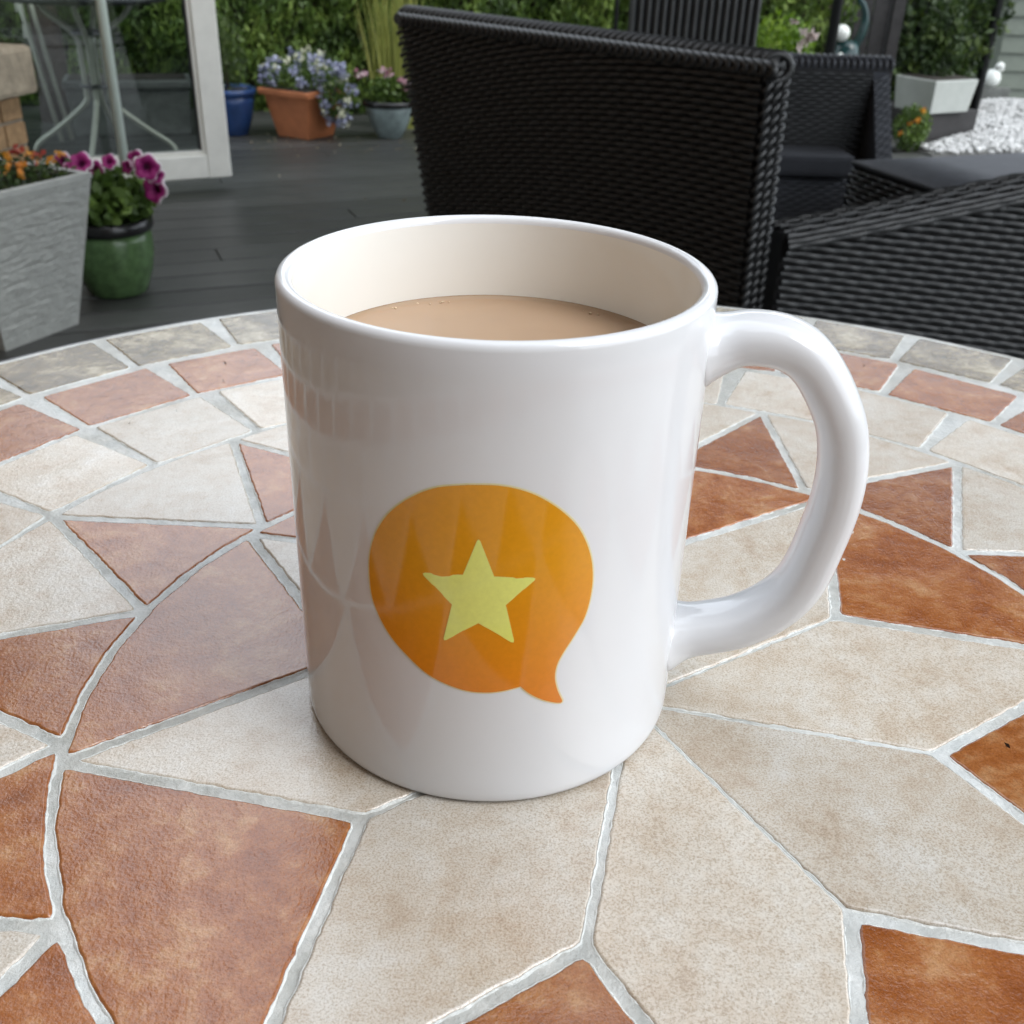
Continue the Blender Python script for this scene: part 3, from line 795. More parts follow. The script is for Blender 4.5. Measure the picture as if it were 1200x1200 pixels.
mb = MB(); mb.lathe([(0, H2), (r2 - .02, H2), (r2 - .004, H2 + .005), (r2, H2 + .015), (r2 - .004, H2 + .027), (r2 - .02, H2 + .031), (0, H2 + .032)], 64); mb.build('tabletop', M['table_metal'], bt, True)
q0 = aty(131, 90, 3.42)
pl = empty('metal_pole', (q0.x, q0.y, 0), 'slim pale green metal pole in front of the glazed door', 'pole')
mb = MB(); mb.tube([(0, 0, .02), (0, 0, 2.2)], .0160, 16); mb.build('tube', M['metal_green'], pl, True)
mb = MB(); mb.lathe([(0, 0), (.05, 0), (.055, .008), (.05, .014), (.025, .02), (.018, .04), (.017, .06), (0.0, .06)], 32); mb.build('foot', M['black_metal'], pl, True)
# folded chair leaning behind the glass
c0, c1 = aty(76, 184, 4.50), aty(12, 18, 4.50)
fc = empty('folded_chair', (c0.x, c0.y, 0), 'folded pale metal chair frame leaning behind the door glass', 'chair')
dv = (c1 - c0); dv.y = .10; dv = dv * 1.75
for yy in (0.0, .05):
    mb = MB(); mb.tube([(yy * .5, yy, .012), (dv.x + yy * .5, dv.y + yy, .012 + dv.z)], .010, 8); mb.build('rail', M['metal_pale'], fc, True)
mb = MB(); mb.tube([(.0 + dv.x * .96, dv.y * .96, dv.z * .96), (dv.x * .96 + .025, dv.y * .96 + .05, dv.z * .96)], .009, 8); mb.build('crossbar', M['metal_pale'], fc, True)
for k in range(5):
    s = .45 + k * .1
    mb = MB(); mb.box((dv.x * s - .012, dv.y * s + .025, dv.z * s), (.012, .06, .05)); mb.build('slat', M['metal_pale'], fc)

# ------------------------------------------------------------------ woven furniture
def weave(name, rows, surf, mat, parent, pitch=.030, hh=.0075, dd=.0045, amp=.0045, step=.0075):
    """rows: list of (u0,u1,zfun); surf(u,z)->(point, normal)"""
    V, F = [], []
    prof = [(-1, 0), (-.7, .75), (0, 1.0), (.7, .75), (1, 0), (0, -.6)]
    for k, (ua, ub, zf) in enumerate(rows):
        m = max(2, int((ub - ua) / step)); base = None
        for i in range(m + 1):
            u = ua + (ub - ua) * i / m
            p, nrm = surf(u, zf(u))
            off = amp * math.cos(math.pi * u / pitch + math.pi * k)
            b = len(V)
            for (a, c) in prof: V.append((p.x + nrm.x * (off + dd * c), p.y + nrm.y * (off + dd * c), p.z + hh * a + nrm.z * off))
            if i:
                for j in range(6): F.append((b - 6 + j, b + j, b + (j + 1) % 6, b - 6 + (j + 1) % 6))
    o = np_mesh(name, V, F, mat, parent, True); o['kind'] = 'stuff'
    return o
def wrap(name, p0, p1, r, mat, parent, pitch=.022, tilt=.5, n=14):
    """strands wound slantwise round a rail, with a core"""
    p0, p1 = Vector(p0), Vector(p1); ax = (p1 - p0); L = ax.length; ax.normalize()
    a = (Vector((0, 0, 1)) - ax * ax.z).normalized(); b = ax.cross(a)
    mb = MB(); mb.tube([p0, p1], r * .9, 10)
    k = 0; s = pitch / 2
    while s < L:
        c = p0 + ax * s
        mb.tube([c + (a * math.cos(t * 2 * math.pi / n) + b * math.sin(t * 2 * math.pi / n)) * r + ax * (math.sin(t * 2 * math.pi / n) * pitch * tilt) for t in range(n)], pitch * .40, 5, closed=True)
        s += pitch; k += 1
    o = mb.build(name, mat, parent, True); o['kind'] = 'stuff'; return o

# big armchair with its back to the table
HT = .72
TL, TR = g(463, 15, HT), g(895, 72, HT)
bd = (TR - TL); BLn = bd.length; bd.normalize()
bn = Vector((-bd.y, bd.x, 0))
if bn.dot(Vector((0, 1, 0))) < 0: bn = -bn               # bn points away from the camera, into the seat
AC = empty('wicker_armchair', (TL.x + bd.x * .4 + bn.x * .35, TL.y + bd.y * .4 + bn.y * .35, 0), 'large black wicker armchair with its woven back to the mosaic table', 'armchair')
ao = Vector(AC.location)
HB = HT - .015
def back_pt(u, z, off=0.0):
    rec = (HT - z) * .145
    fl_ = (HT - z) * .06
    uu = u + fl_ * (1 - 2 * u / BLn)
    return TL + bd * uu + bn * (rec + off) + Vector((0, 0, z - HT)) - ao
nb = (-bn + Vector((0, 0, -.145))).normalized()
rows = []
def rise(u):
    q = max(0.0, 1 - u / BLn); return -.30 * BLn * q ** 2.0 / 2.0
zk = -.02
while zk < HB + .16:
    f = (lambda zz: (lambda u: zz + rise(u) * (0.35 + 0.65 * min(1, max(0, zz / HT)))))(zk)
    us = [BLn * i / 160 for i in range(161)]
    ok = [u for u in us if .02 < f(u) < HB]
    if len(ok) > 3: rows.append((ok[0], ok[-1], f))
    zk += .0108
weave('woven_back', rows, lambda u, z: (back_pt(u, z), nb), M['rattan'], AC, pitch=.0215, hh=.0050, dd=.0028, amp=.0028, step=.0050)
mb = MB()
c = [back_pt(0, .02, .012), back_pt(BLn, .02, .012), back_pt(BLn, HB, .012), back_pt(0, HB, .012), back_pt(0, .02, .062), back_pt(BLn, .02, .062), back_pt(BLn, HB, .062), back_pt(0, HB, .062)]
mb.add(c, [(0, 1, 2, 3), (7, 6, 5, 4), (0, 4, 5, 1), (1, 5, 6, 2), (2, 6, 7, 3), (3, 7, 4, 0)]); mb.build('back_core', M['dark_core'], AC)  # dark slab added behind the strands to block light
wrap('top_rail', back_pt(-.004, HB + .003, .006), back_pt(BLn + .004, HB + .003, .006), .0075, M['rattan'], AC, .017, 1.3)
wrap('top_rail', back_pt(-.004, HB + .004, .034), back_pt(BLn + .004, HB + .004, .034), .020, M['rattan'], AC, .017, -.8)
# near end of the back: plaited edge
mb = MB()
for k in range(40):
    for j in range(3):
        z = .03 + k * .0172; u = -.002 + j * .022
        P_ = [back_pt(BLn, z + dz - .004, u + du) + bd * (.004 + e) for du, dz, e in ((0.0, -.004, 0), (.007, .001, .004), (.014, .007, .005), (.021, .012, .002))]
        mb.tube(P_, [.0025, .0052, .0052, .0025], 6)
o = mb.build('plaited_edge', M['rattan'], AC, True); o['kind'] = 'stuff'
# arm
ZA = .46
a0 = g(937, 262, ZA); ad = Vector((.95, .30, 0)).normalized(); an = Vector((ad.y, -ad.x, 0))
a0 = a0 + ad * -.02
AL = .80
def ztopa(u): return .445 + .075 * min(1.0, u / .6) ** 1.1 + (0.0 if u < .6 else (u - .6) * .02)
def arm_pt(u, z, off=0.0): return a0 + ad * u - an * off + Vector((0, 0, z - ZA)) - ao
rows = []; zk = .02
while zk < .75:
    f = (lambda zz: (lambda u: zz - u * (.13 + .30 * max(0, .48 - zz))))(zk)
    ok = [AL * i / 160 for i in range(161)]
    ok = [u for u in ok if .02 < f(u) < ztopa(u) - .012]
    if len(ok) > 3: rows.append((ok[0], ok[-1], f))
    zk += .0126
weave('woven_arm', rows, lambda u, z: (arm_pt(u, z), an), M['rattan'], AC, pitch=.029, hh=.0056, dd=.0032, amp=.0042, step=.0055)
mb = MB(); N_ = 20
vs_ = []
for off in (.012, .075):
    for i in range(N_ + 1):
        u = AL * i / N_; vs_ += [arm_pt(u, .02, off), arm_pt(u, ztopa(u) - .006, off)]
fs_ = []
m2 = 2 * (N_ + 1)
for i in range(N_):
    a = 2 * i
    fs_ += [(a, a + 2, a + 3, a + 1), (m2 + a + 1, m2 + a + 3, m2 + a + 2, m2 + a), (a + 1, a + 3, m2 + a + 3, m2 + a + 1)]
fs_ += [(0, 1, m2 + 1, m2), (2 * N_, m2 + 2 * N_, m2 + 2 * N_ + 1, 2 * N_ + 1)]
mb.add(vs_, fs_); mb.build('arm_core', M['dark_core'], AC)  # same kind of dark slab, added to stop light through the arm weave
# rounded arm top: strands laid along the arm over cross stakes
class _T: pass
rows = [(0.0, AL, (lambda q: (lambda u: q))(t)) for t in [-.15 + k * .36 for k in range(10)]]
def arm_roll(u, t):
    nrm_ = (an * math.cos(t) + Vector((0, 0, math.sin(t)))).normalized()
    return arm_pt(u, ztopa(u) - .020 + .022 * math.sin(t), .040 - .046 * math.cos(t)), nrm_
weave('arm_roll', rows, arm_roll, M['rattan'], AC, pitch=.034, hh=.0062, dd=.0045, amp=.0022, step=.0062)
mb = MB()
for i in range(int(AL / .034)):
    u = .017 + i * .034
    mb.tube([arm_roll(u, -.1 + 3.3 * j / 10)[0] for j in range(11)], .004, 5)
o = mb.build('arm_stakes', M['dark_core'], AC, True); o['kind'] = 'stuff'
# seat block and far arm (hidden side)
def quad_block(name, P, z0, z1, mat, parent):
    mb = MB(); mb.prism([(p.x - ao.x, p.y - ao.y) for p in P], z0, z1); return mb.build(name, mat, parent)
s0 = TL + bd * .10 + bn * .16; s1 = TR - bd * .10 + bn * .16
quad_block('seat', [s0, s1, s1 + bn * .30, s0 + bn * .30], .04, .12, M['dark_core'], AC)
quad_block('seat_cushion', [s0 + bn * .01, s1 + bn * .01, s1 + bn * .29, s0 + bn * .29], .122, .19, M['cushion'], AC)

# second chair: tall back seen from behind, vertical weave
cl, cr = aty(737, 30, 3.75), aty(889, 30, 3.75)
C2o = empty('wicker_dining_chair', ((cl.x + cr.x) / 2, 3.98, 0), 'grey wicker chair with vertical ribbed back behind the big armchair', 'chair')
w2 = (cr.x - cl.x) / 2
mb = MB(); mb.box((0, -.21, .40), (w2 * 2, .035, .70), 0, 1.0); mb.build('back_core', M['dark_core'], C2o)
mb = MB()
nrib = 17
for k in range(nrib):
    x = -w2 + .010 + (2 * w2 - .02) * k / (nrib - 1)
    mb.tube([(x, -.232, .055 + .69 * j / 8) for j in range(9)], .0085, 6)
o = mb.build('ribbed_back', M['grey_rattan'], C2o, True); o['kind'] = 'stuff'
mb = MB(); mb.box((0, .02, .40), (w2 * 2, .42, .05)); mb.build('seat', M['grey_rattan'], C2o)
for sx in (-1, 1):
    for sy in (-.17, .20):
        mb = MB(); mb.box((sx * (w2 - .02), sy, .1875), (.035, .035, .375)); mb.build('leg', M['grey_rattan'], C2o)

# third: low wicker armchair facing the coffee table
yb3 = g(935, 169, .372).y + .01
b0, b1 = aty(880, 70, yb3), aty(1048, 76, yb3)
C3 = empty('low_wicker_armchair', ((b0.x + b1.x) / 2, yb3 - .2, 0), 'low black wicker armchair with charcoal seat cushion beside the coffee table', 'armchair')
x0, x1 = b0.x - C3.location.x, b1.x - C3.location.x
zt3 = b1.z
yb = yb3 - C3.location.y
rows = [(x0, x1 - .05, (lambda zz: (lambda u: zz))(.30 + k * .0095)) for k in range(int((zt3 - .01 - .30) / .0095))]
weave('woven_back', rows, lambda u, z: (Vector((u, yb, z)), Vector((0, -1, 0))), M['rattan'], C3, pitch=.02, hh=.0044, dd=.0022, amp=.0014, step=.007)
mb = MB(); mb.box(((x0 + x1) / 2, yb + .045, zt3 / 2 + .01), (x1 - x0, .07, zt3 - .02)); mb.build('back_core', M['dark_core'], C3)
wrap('top_rail', (x0, yb + .03, zt3 - .004), (x1, yb + .03, zt3 - .004), .018, M['slate_rattan'], C3, .018, .4)
xr = x1 - .028
rows = [(-.34, .20, (lambda zz: (lambda u: zz))(.03 + k * .0125)) for k in range(int((zt3 - .05) / .0125))]
def side_z(u): return zt3 - .01 if u > .05 else .36
mb = MB(); 
mb.add([(xr - .022, yb + .01, .02), (xr + .022, yb + .01, .02), (xr + .022, yb + .01, zt3 - .02), (xr - .022, yb + .01, zt3 - .02),
        (xr - .022, yb - .14, .02), (xr + .022, yb - .14, .02), (xr + .022, yb - .14, .36), (xr - .022, yb - .14, .36)],
       [(0, 1, 2, 3), (7, 6, 5, 4), (0, 4, 5, 1), (1, 5, 6, 2), (2, 6, 7, 3), (3, 7, 4, 0)])
mb.build('side_core', M['slate_rattan'], C3)
rowsS = [(-.030, .030, (lambda zz: (lambda u: zz + u * .3))(.34 + k * .0095)) for k in range(int((zt3 - .36) / .0095))]
weave('plaited_edge', rowsS, lambda u, z: (Vector((xr + u * .75, yb + .006 - .15 * (zt3 - .02 - z) / (zt3 - .38), z)), Vector((0, -1, 0))), M['slate_rattan'], C3, pitch=.02, hh=.0044, dd=.0022, amp=.0014, step=.004)
fy = aty(970, 184, 2.26)
cf = g(970, 184, .372).y - C3.location.y; xr2 = g(1003, 184, .372).x - C3.location.x
mb = MB(); mb.box(((x0 + xr2) / 2, (cf + yb - .01) / 2, .345), (xr2 - x0, yb - .02 - cf, .055)); mb.build('seat_cushion', M['cushion'], C3, bevel=.012)
mb = MB(); mb.box(((x0 + xr2) / 2, (cf + yb) / 2 + .02, .165), (xr2 - x0 - .006, yb - cf - .05, .29)); mb.build('seat_core', M['dark_core'], C3)
rows = [(x0, xr2 - .004, (lambda zz: (lambda u: zz))(.03 + k * .0095)) for k in range(30)]
weave('woven_front', rows, lambda u, z: (Vector((u, cf + .035, z)), Vector((0, -1, 0))), M['slate_rattan'], C3, pitch=.02, hh=.0045, dd=.0022, amp=.0014, step=.007)

# coffee table
k0, k1, k2 = g(1000, 186, .42), g(1200, 177, .42), g(1120, 225, .42)
ctx = (k1 - k0).normalized(); cty = (k2 - k0).normalized()
CT = empty('wicker_coffee_table', (k0.x, k0.y, 0), 'slate wicker coffee table between the armchairs', 'table')
def cpt(a, b, z): 
    p = ctx * a + cty * b; return Vector((p.x, p.y, z))
LA, LB = .70, .42
nk = Vector((cty.y, -cty.x, 0)); 
if nk.dot(ctx) > 0: nk = -nk
rows = [(0.0, LB, (lambda zz: (lambda u: zz))(.03 + k * .0125)) for k in range(30)]
weave('woven_side', rows, lambda u, z: (cpt(0, u, z), nk), M['rattan'], CT, pitch=.024, hh=.0054, dd=.004, amp=.004, step=.0065)
mb = MB(); pr = [cpt(.012, .012, 0), cpt(LA - .012, .012, 0), cpt(LA - .012, LB - .012, 0), cpt(.012, LB - .012, 0)]; mb.prism([(p.x, p.y) for p in pr], .02, .404); mb.build('table_core', M['dark_core'], CT)
V, F = [], []
mb = MB()
for k in range(36):
    b = .006 + (LB - .012) * k / 35
    mb.tube([cpt(-.004 + (LA + .008) * j / 3, b, .411) for j in range(4)], .0062, 6)
o = mb.build('woven_top', M['slate_rattan'], CT, True); o['kind'] = 'stuff'

# ------------------------------------------------------------------ things to the right, behind the furniture
q = aty(917, 45, 4.15)
ls = shrub('lime_plant', (q.x, q.y, .34), (.17, .12, .30), 2200, .034, M['lime_leaf'], 'bright lime green leafy plant rising behind the low armchair', 'plant', up=.8, aspect=.35, seed=1.0)
P = np.array([aty(x, y, 4.05) - Vector((q.x, q.y, 0)) for x, y in ((941, 38), (950, 42), (955, 45), (946, 48), (940, 52), (937, 56), (952, 40), (962, 66), (932, 26))])
leaves('variegated_leaves', np.repeat(P, 3, 0) + RNG.normal(0, .004, (27, 3)), .045, M['pink_leaf'], ls, .4, .3)
# dark timber screen
s0, s1 = aty(895, 30, 5.85), aty(1042, 30, 5.85)
TSC = empty('timber_screen', ((s0.x + s1.x) / 2, 5.87, -.1), 'dark timber screen panel behind the lime green plant', 'fence panel')
wS = s1.x - s0.x
nb_ = 7
for k in range(nb_):
    mb = MB(); mb.box((-wS / 2 + wS * (k + .5) / nb_, 0, .95), (wS / nb_ - .008, .02, 1.7)); mb.build('board', M['dark_timber'], TSC, bevel=.003)
for zz in (.35, 1.5):
    mb = MB(); mb.box((0, -.028, zz), (wS, .03, .07)); mb.build('rail', M['dark_timber'], TSC)
for sx in (-1, 1):
    mb = MB(); mb.box((sx * (wS / 2 + .035), 0, .95), (.06, .06, 1.9)); mb.build('post', M['dark_timber'], TSC)
# dark teal statue holding a white ball
b = g(992, 118); q = aty(993, 40, 5.1)
ST_ = empty('garden_statue', (q.x, q.y, 0), 'dark teal glazed garden statue with a white ball behind the low armchair', 'statue'); ST_.scale = (1.12,) * 3
mb = MB(); mb.lathe([(0, 0), (.075, 0), (.08, .02), (.07, .06), (.055, .12), (.05, .22), (.058, .30), (.062, .345), (.056, .385), (.040, .41), (0, .415)], 28)
mb.build('body', M['teal_dark'], ST_, True)
mb = MB(); mb.tube(smooth_pts([(.03, 0, .38), (.055, -.005, .43), (.062, -.005, .49), (.045, -.01, .54), (.02, -.015, .57), (.035, -.02, .60)]), [.020 - .0004 * k for k in range(26)], 10); mb.build('neck', M['teal_dark'], ST_, True)
v, f = ico(.033, 3); o = mesh_obj('ball', v, f, M['white_glaze2'], ST_, True, (-.035, -.035, .44))
v, f = ico(.014, 2); o = mesh_obj('ornament', v, f, M['white_glaze2'], ST_, True, (-.030, -.055, .355))

# shed with sage green boards
sh = aty(1172, 60, 6.75)
SH = empty('garden_shed', (sh.x, 6.75, -.02), 'sage green painted shed of horizontal overlapping boards', 'shed', rz=R(-3))
bh_ = .102
for k in range(23):
    mb = MB(); z = k * bh_
    mb.add([(0, -.012, z), (1.8, -.012, z), (1.8, .004, z + bh_ + .004), (0, .004, z + bh_ + .004), (0, .016, z), (1.8, .016, z), (1.8, .016, z + bh_ + .004), (0, .016, z + bh_ + .004)],
           [(0, 1, 2, 3), (7, 6, 5, 4), (0, 4, 5, 1), (2, 6, 7, 3), (0, 3, 7, 4), (1, 5, 6, 2)]); mb.build('board', M['sage'], SH)
mb = MB(); mb.box((.9, .87, 1.0), (1.78, 1.7, 2.0)); mb.build('walls', M['sage'], SH)
mb = MB(); mb.box((.9, .87, 2.10), (2.0, 2.0, .06)); mb.build('roof', M['dark_timber'], SH)

# white box planter on dark sleepers
q0, q1 = g(1078, 166), g(1140, 160)
tx = (q1 - q0).normalized(); Lb = (q1 - q0).length
BX = empty('sleeper_box', ((q0 + q1).x / 2 - tx.y * .19, (q0 + q1).y / 2 + tx.x * .19, 0), 'low dark timber sleeper bed at the edge of the white gravel', 'planter', rz=math.atan2(tx.y, tx.x))
mb = MB(); mb.box((0, 0, .065), (Lb, .38, .13)); mb.build('sleeper', M['dark_timber'], BX, bevel=.006)
m0, m1 = g(1090, 134, .132), g(1134, 131, .132)
tx = (m1 - m0).normalized(); Lw = (m1 - m0).length / SC
ny = Vector((-tx.y, tx.x, 0)); cw = (m0 + m1) / 2 + ny * .12 
WP = empty('white_planter', (cw.x, cw.y, .132), 'white square planter standing on the dark sleeper bed', 'planter', rz=math.atan2(tx.y, tx.x)); WP.scale = (SC,) * 3
mb = MB(); mb.box((0, 0, .065), (Lw, .20, .13), 0, 1.12); mb.build('body', M['white_box'], WP, bevel=.004)
mb = MB(); mb.box((0, 0, .1325), (Lw * 1.0, .19, .004)); mb.build('soil', M['soil'], WP)
wp = empty('evergreen_plant', (cw.x, cw.y, .285), 'dark evergreen plant growing in the white planter', 'plant')
P = blob(1500, (0, .03, .16), (.13, .10, .20), .2); P = P[P[:, 2] > 0]; leaves('foliage', P, .035, M['dark_leaf'], wp, .4, .8, clump_tint(P, 12))
# orange flowers by the coffee table
q = g(1062, 176)
of = shrub('orange_flower_plant', (q.x, q.y, .10), (.085, .07, .11), 900, .022, M['mid_leaf'], 'small plant with orange flowers at the corner of the gravel', 'plant', seed=5.0)
florets('flowers', [(-.03, -.05, .13), (.02, -.04, .18), (-.05, -.04, .08), (.0, -.06, .15)], .018, M['orange_petal'], of, 9)
# white bird ornament on a stone block
q = g(1161, 121)
SB = empty('stone_block', (q.x, q.y + .10, 0), 'dark stone block carrying the white bird ornament', 'block')
zb = aty(1161, 103, q.y).z
mb = MB(); mb.box((.02, 0, zb / 2), (.20, .14, zb)); mb.build('block', M['trough_grey'], SB, bevel=.010)
BD = empty('bird_ornament', (q.x, q.y + .07, zb), 'round white bird ornament in front of the sage green shed', 'ornament'); BD.scale = (1.15,) * 3
mb = MB(); mb.lathe([(0, 0), (.025, 0), (.042, .018), (.047, .042), (.040, .066), (.022, .084), (0, .090)], 24); mb.build('body', M['white_glaze2'], BD, True)
v, f = ico(.026, 2); v = v * np.array([1.0, .9, 1.05]); hd = mesh_obj('head', v, f, M['white_glaze2'], BD, True, (.026, -.010, .098))
mb = MB(); mb.lathe([(0, 0), (.007, .004), (0.0, .022)], 10); bk = mb.build('beak', M['dark_timber'], hd, True, (-.020, -.016, .0)); bk.rotation_euler = (R(80), 0, R(-40))
for sx in (-1, 1):
    v, f = ico(.0045, 1); mesh_obj('eye', v, f, M['black_metal'], hd, True, (.006 + sx * .010, -.0215, .006))

# cantilever parasol: mast behind the low armchair, unseen cover added to block sky
q = g(1056, 131)
PS = empty('cantilever_parasol', (q.x, q.y, 0), 'black parasol mast behind the low armchair with an added cover out of view', 'parasol')
mb = MB(); mb.tube([(0, 0, .03), (0, 0, 2.55)], .036, 12); mb.build('mast', M['black_metal'], PS, True)
for a in (0.4, 0.4 + math.pi / 2):
    mb = MB(); mb.box((0, 0, .02), (.9, .07, .036), a); mb.build('base_bar', M['black_metal'], PS)
can = Vector((1.45, 2.2, 2.46)); cv = can - Vector((q.x, q.y, 0))
mb = MB(); mb.tube([(0, 0, 2.5), (cv.x * .5, cv.y * .5, 2.72), (cv.x, cv.y, 2.70)], .025, 10); mb.build('arm', M['black_metal'], PS, True)
b1 = aty(1062, 118, q.y); b2 = aty(1122, 0, q.y); dv = (b2 - b1)
mb = MB(); mb.tube([b1 - Vector(PS.location), b1 - Vector(PS.location) + dv * 1.9], .010, 8); mb.build('brace', M['black_metal'], PS, True)
V = [(cv.x, cv.y, 2.66)]; F = []
for ring, (rr, zz) in enumerate(((.9, 2.50), (1.8, 2.28), (1.8, 2.18))):
    for k in range(8): V.append((cv.x + rr * math.cos(k * math.pi / 4 + .2), cv.y + rr * math.sin(k * math.pi / 4 + .2), zz))
for k in range(8):
    F.append((0, 1 + k, 1 + (k + 1) % 8))
    for r_ in range(2): F.append((1 + r_ * 8 + k, 9 + r_ * 8 + k, 9 + r_ * 8 + (k + 1) % 8, 1 + r_ * 8 + (k + 1) % 8))
mesh_obj('added_canopy', V, F, M['black_cloth'], PS)  # unseen cover, placed and sized to keep sky off the right-hand tiles
for k in range(8):
    mb = MB(); a = k * math.pi / 4 + .2; mb.tube([(cv.x, cv.y, 2.63), (cv.x + 1.78 * math.cos(a), cv.y + 1.78 * math.sin(a), 2.265)], .008, 6); mb.build('rib', M['black_metal'], PS)
def post(px, py, label, rad, h=2.2, yy=None):
    q = g(px, py) if yy is None else Vector((aty(px, py, yy).x, yy, 0))
    o = empty('garden_post', (q.x, q.y, -.02), label, 'post')
    mb = MB(); mb.tube([(0, 0, 0), (0, 0, h)], rad, 10); mb.build('pole', M['black_metal'], o, True)
    mb = MB(); mb.lathe([(0, h - .004), (rad * 1.4, h - .004), (rad * 1.4, h + .02), (0, h + .04)], 12); mb.build('cap', M['black_metal'], o, True)
post(1139, 137, 'slim black post at the corner of the white gravel', .026)
post(974, 50, 'black post between the lime green plant and the statue', .024, 2.2, 4.85)
post(722, 20, 'thin black post in front of the hedge behind the big armchair', .010, 1.6, 5.15)

# shrubs in front of the shed and along the back right
for (px, yy, r, n, lab, sd) in ((1100, 6.25, (.36, .25, .75), 3800, 'dark green shrub between the parasol mast and the shed', 2.0), (1035, 6.3, (.35, .25, .8), 3200, 'shady shrub behind the parasol mast', 6.0), (1140, 6.5, (.10, .1, .8), 1200, 'yellow green shrub against the corner of the shed', 9.0)):
    q = aty(px, 40, yy)
    shrub('garden_shrub', (q.x, yy, .55), r, n, .05, M['dark_leaf'] if sd != 9.0 else M['mid_leaf'], lab, seed=sd)
h2 = empty('back_hedge', (3.4, 8.3, -.14), 'dark hedge along the back beyond the shed', 'hedge')
n = 9000
P = np.stack([RNG.uniform(-1.9, 3.0, n), -.2 + RNG.random(n) * .3 + 0.0, RNG.uniform(0, 2.2, n)], 1)
leaves('foliage', P, .09, M['dark_leaf'], h2, .4, .8, clump_tint(P, 5))
mb = MB(); mb.box((.55, .2, 1.1), (4.8, .3, 2.1)); mb.build('backing_box', M['bark'], h2)  # plain solid box added at the back of these leaves against see-through

# ------------------------------------------------------------------ mosaic table
TC = Vector((0.03214, -0.00753, 0))
tab = empty('mosaic_table', (TC.x, TC.y, 0), 'round mosaic table tiled in terracotta, beige and brown stone', 'table')
table_base(tab, ZT - .028, .17, .25, .05, M['table_metal'], M['table_metal'], 4, .5, .011)
TOPZ = ZT; GZ = ZT - .00042
mb = MB(); mb.lathe([(0, ZT - .022), (.2945, ZT - .022), (.2950, ZT - .004), (0, ZT - .004)], 128); mb.build('tabletop', M['table_metal'], tab)
mb = MB()
prof = [(.2955, ZT - .026), (.2993, ZT - .026), (.2997, ZT - .004), (.2991, ZT - .0012), (.2977, ZT - .0008), (.2961, ZT - .0014), (.2955, ZT - .004), (.2955, ZT - .026)]
mb.lathe(prof, 160); mb.build('edge_band', M['table_metal'], tab, True)

def P2(r, a): return Vector((r * math.cos(R(a)), r * math.sin(R(a))))
def inset(poly, ds):
    n = len(poly); out = []
    area = sum(poly[i].x * poly[(i + 1) % n].y - poly[(i + 1) % n].x * poly[i].y for i in range(n))
    sgn = 1 if area > 0 else -1
    lines = []
    for i in range(n):
        a, b = poly[i], poly[(i + 1) % n]; d = (b - a).normalized(); nn = Vector((-d.y, d.x)) * sgn
        lines.append((a + nn * ds[i], d))
    for i in range(n):
        p, d = lines[i - 1]; q, e = lines[i]
        den = d.x * e.y - d.y * e.x
        if abs(den) < 1e-4: out.append(q); continue
        t = ((q.x - p.x) * e.y - (q.y - p.y) * e.x) / den; out.append(p + d * t)
    return out
TILES = []
def add_tile(poly, kind): TILES.append((poly, kind))
seams = [31.5, 77, 122.5, 168.5, 213.3, 257.7, 300.6, 346.6]
apex = []
for i in range(8):
    a, b = seams[i], seams[(i + 1) % 8] + (360 if i == 7 else 0); apex.append((a + b) / 2)
SW = [.0004, .0006, .0006, .0008, .0007, .0009, .0003, .0005]
for i in range(8):
    s, s2 = seams[i], seams[(i + 1) % 8]
    w1, w2 = SW[i], SW[(i + 1) % 8]
    poly = [P2(0.0, 0), P2(.0672, s), P2(.1224, apex[i]), P2(.0672, s2)]
    add_tile(inset(poly, [w1, .0013, .0013, w2]), 'pale')
    ap0, ap1 = apex[i - 1], apex[i]
    if i == 0: ap0 -= 360
    poly = [P2(.0672, s), P2(.1224, ap0)] + [P2(.1224, ap0 + (ap1 - ap0) * t) for t in (.2, .4, .6, .8)] + [P2(.1224, ap1)]
    add_tile(inset(poly, [.0013, .0010, .0010, .0010, .0010, .0010, .0013]), 'terra')
bb = [11.5, 34, 57.2, 79, 100.5, 122, 143, 165.5, 188.3, 211, 233.5, 256, 278.5, 301, 324, 347]
mids = [((bb[i] + (bb[i + 1] if i < 15 else bb[0] + 360)) / 2) for i in range(16)]
for i in range(16):
    b0, b1 = bb[i], (bb[i + 1] if i < 15 else bb[0] + 360)
    poly = [P2(.1224, b0)] + [P2(.1224, b0 + (b1 - b0) * t) for t in (.33, .67)] + [P2(.1224, b1), P2(.1765, mids[i])]
    add_tile(inset(poly, [.0010] * 3 + [.0012] * 2), 'terra')
    m0 = mids[i - 1] - (360 if i == 0 else 0); m1 = mids[i]
    poly = [P2(.1228, b0), P2(.1767, m0)] + [P2(.1775, m0 + (m1 - m0) * t) for t in (.25, .5, .75)] + [P2(.1767, m1)]
    poly = [poly[0], poly[5], poly[4], poly[3], poly[2], poly[1]]
    add_tile(inset(poly, [.0012, .0008, .0008, .0008, .0008, .0012]), 'pale')
def ringjoints(vis, total_after):
    a, b = vis[-1], vis[0] + 360
    return vis + [a + (b - a) * k / total_after for k in range(1, total_after)]
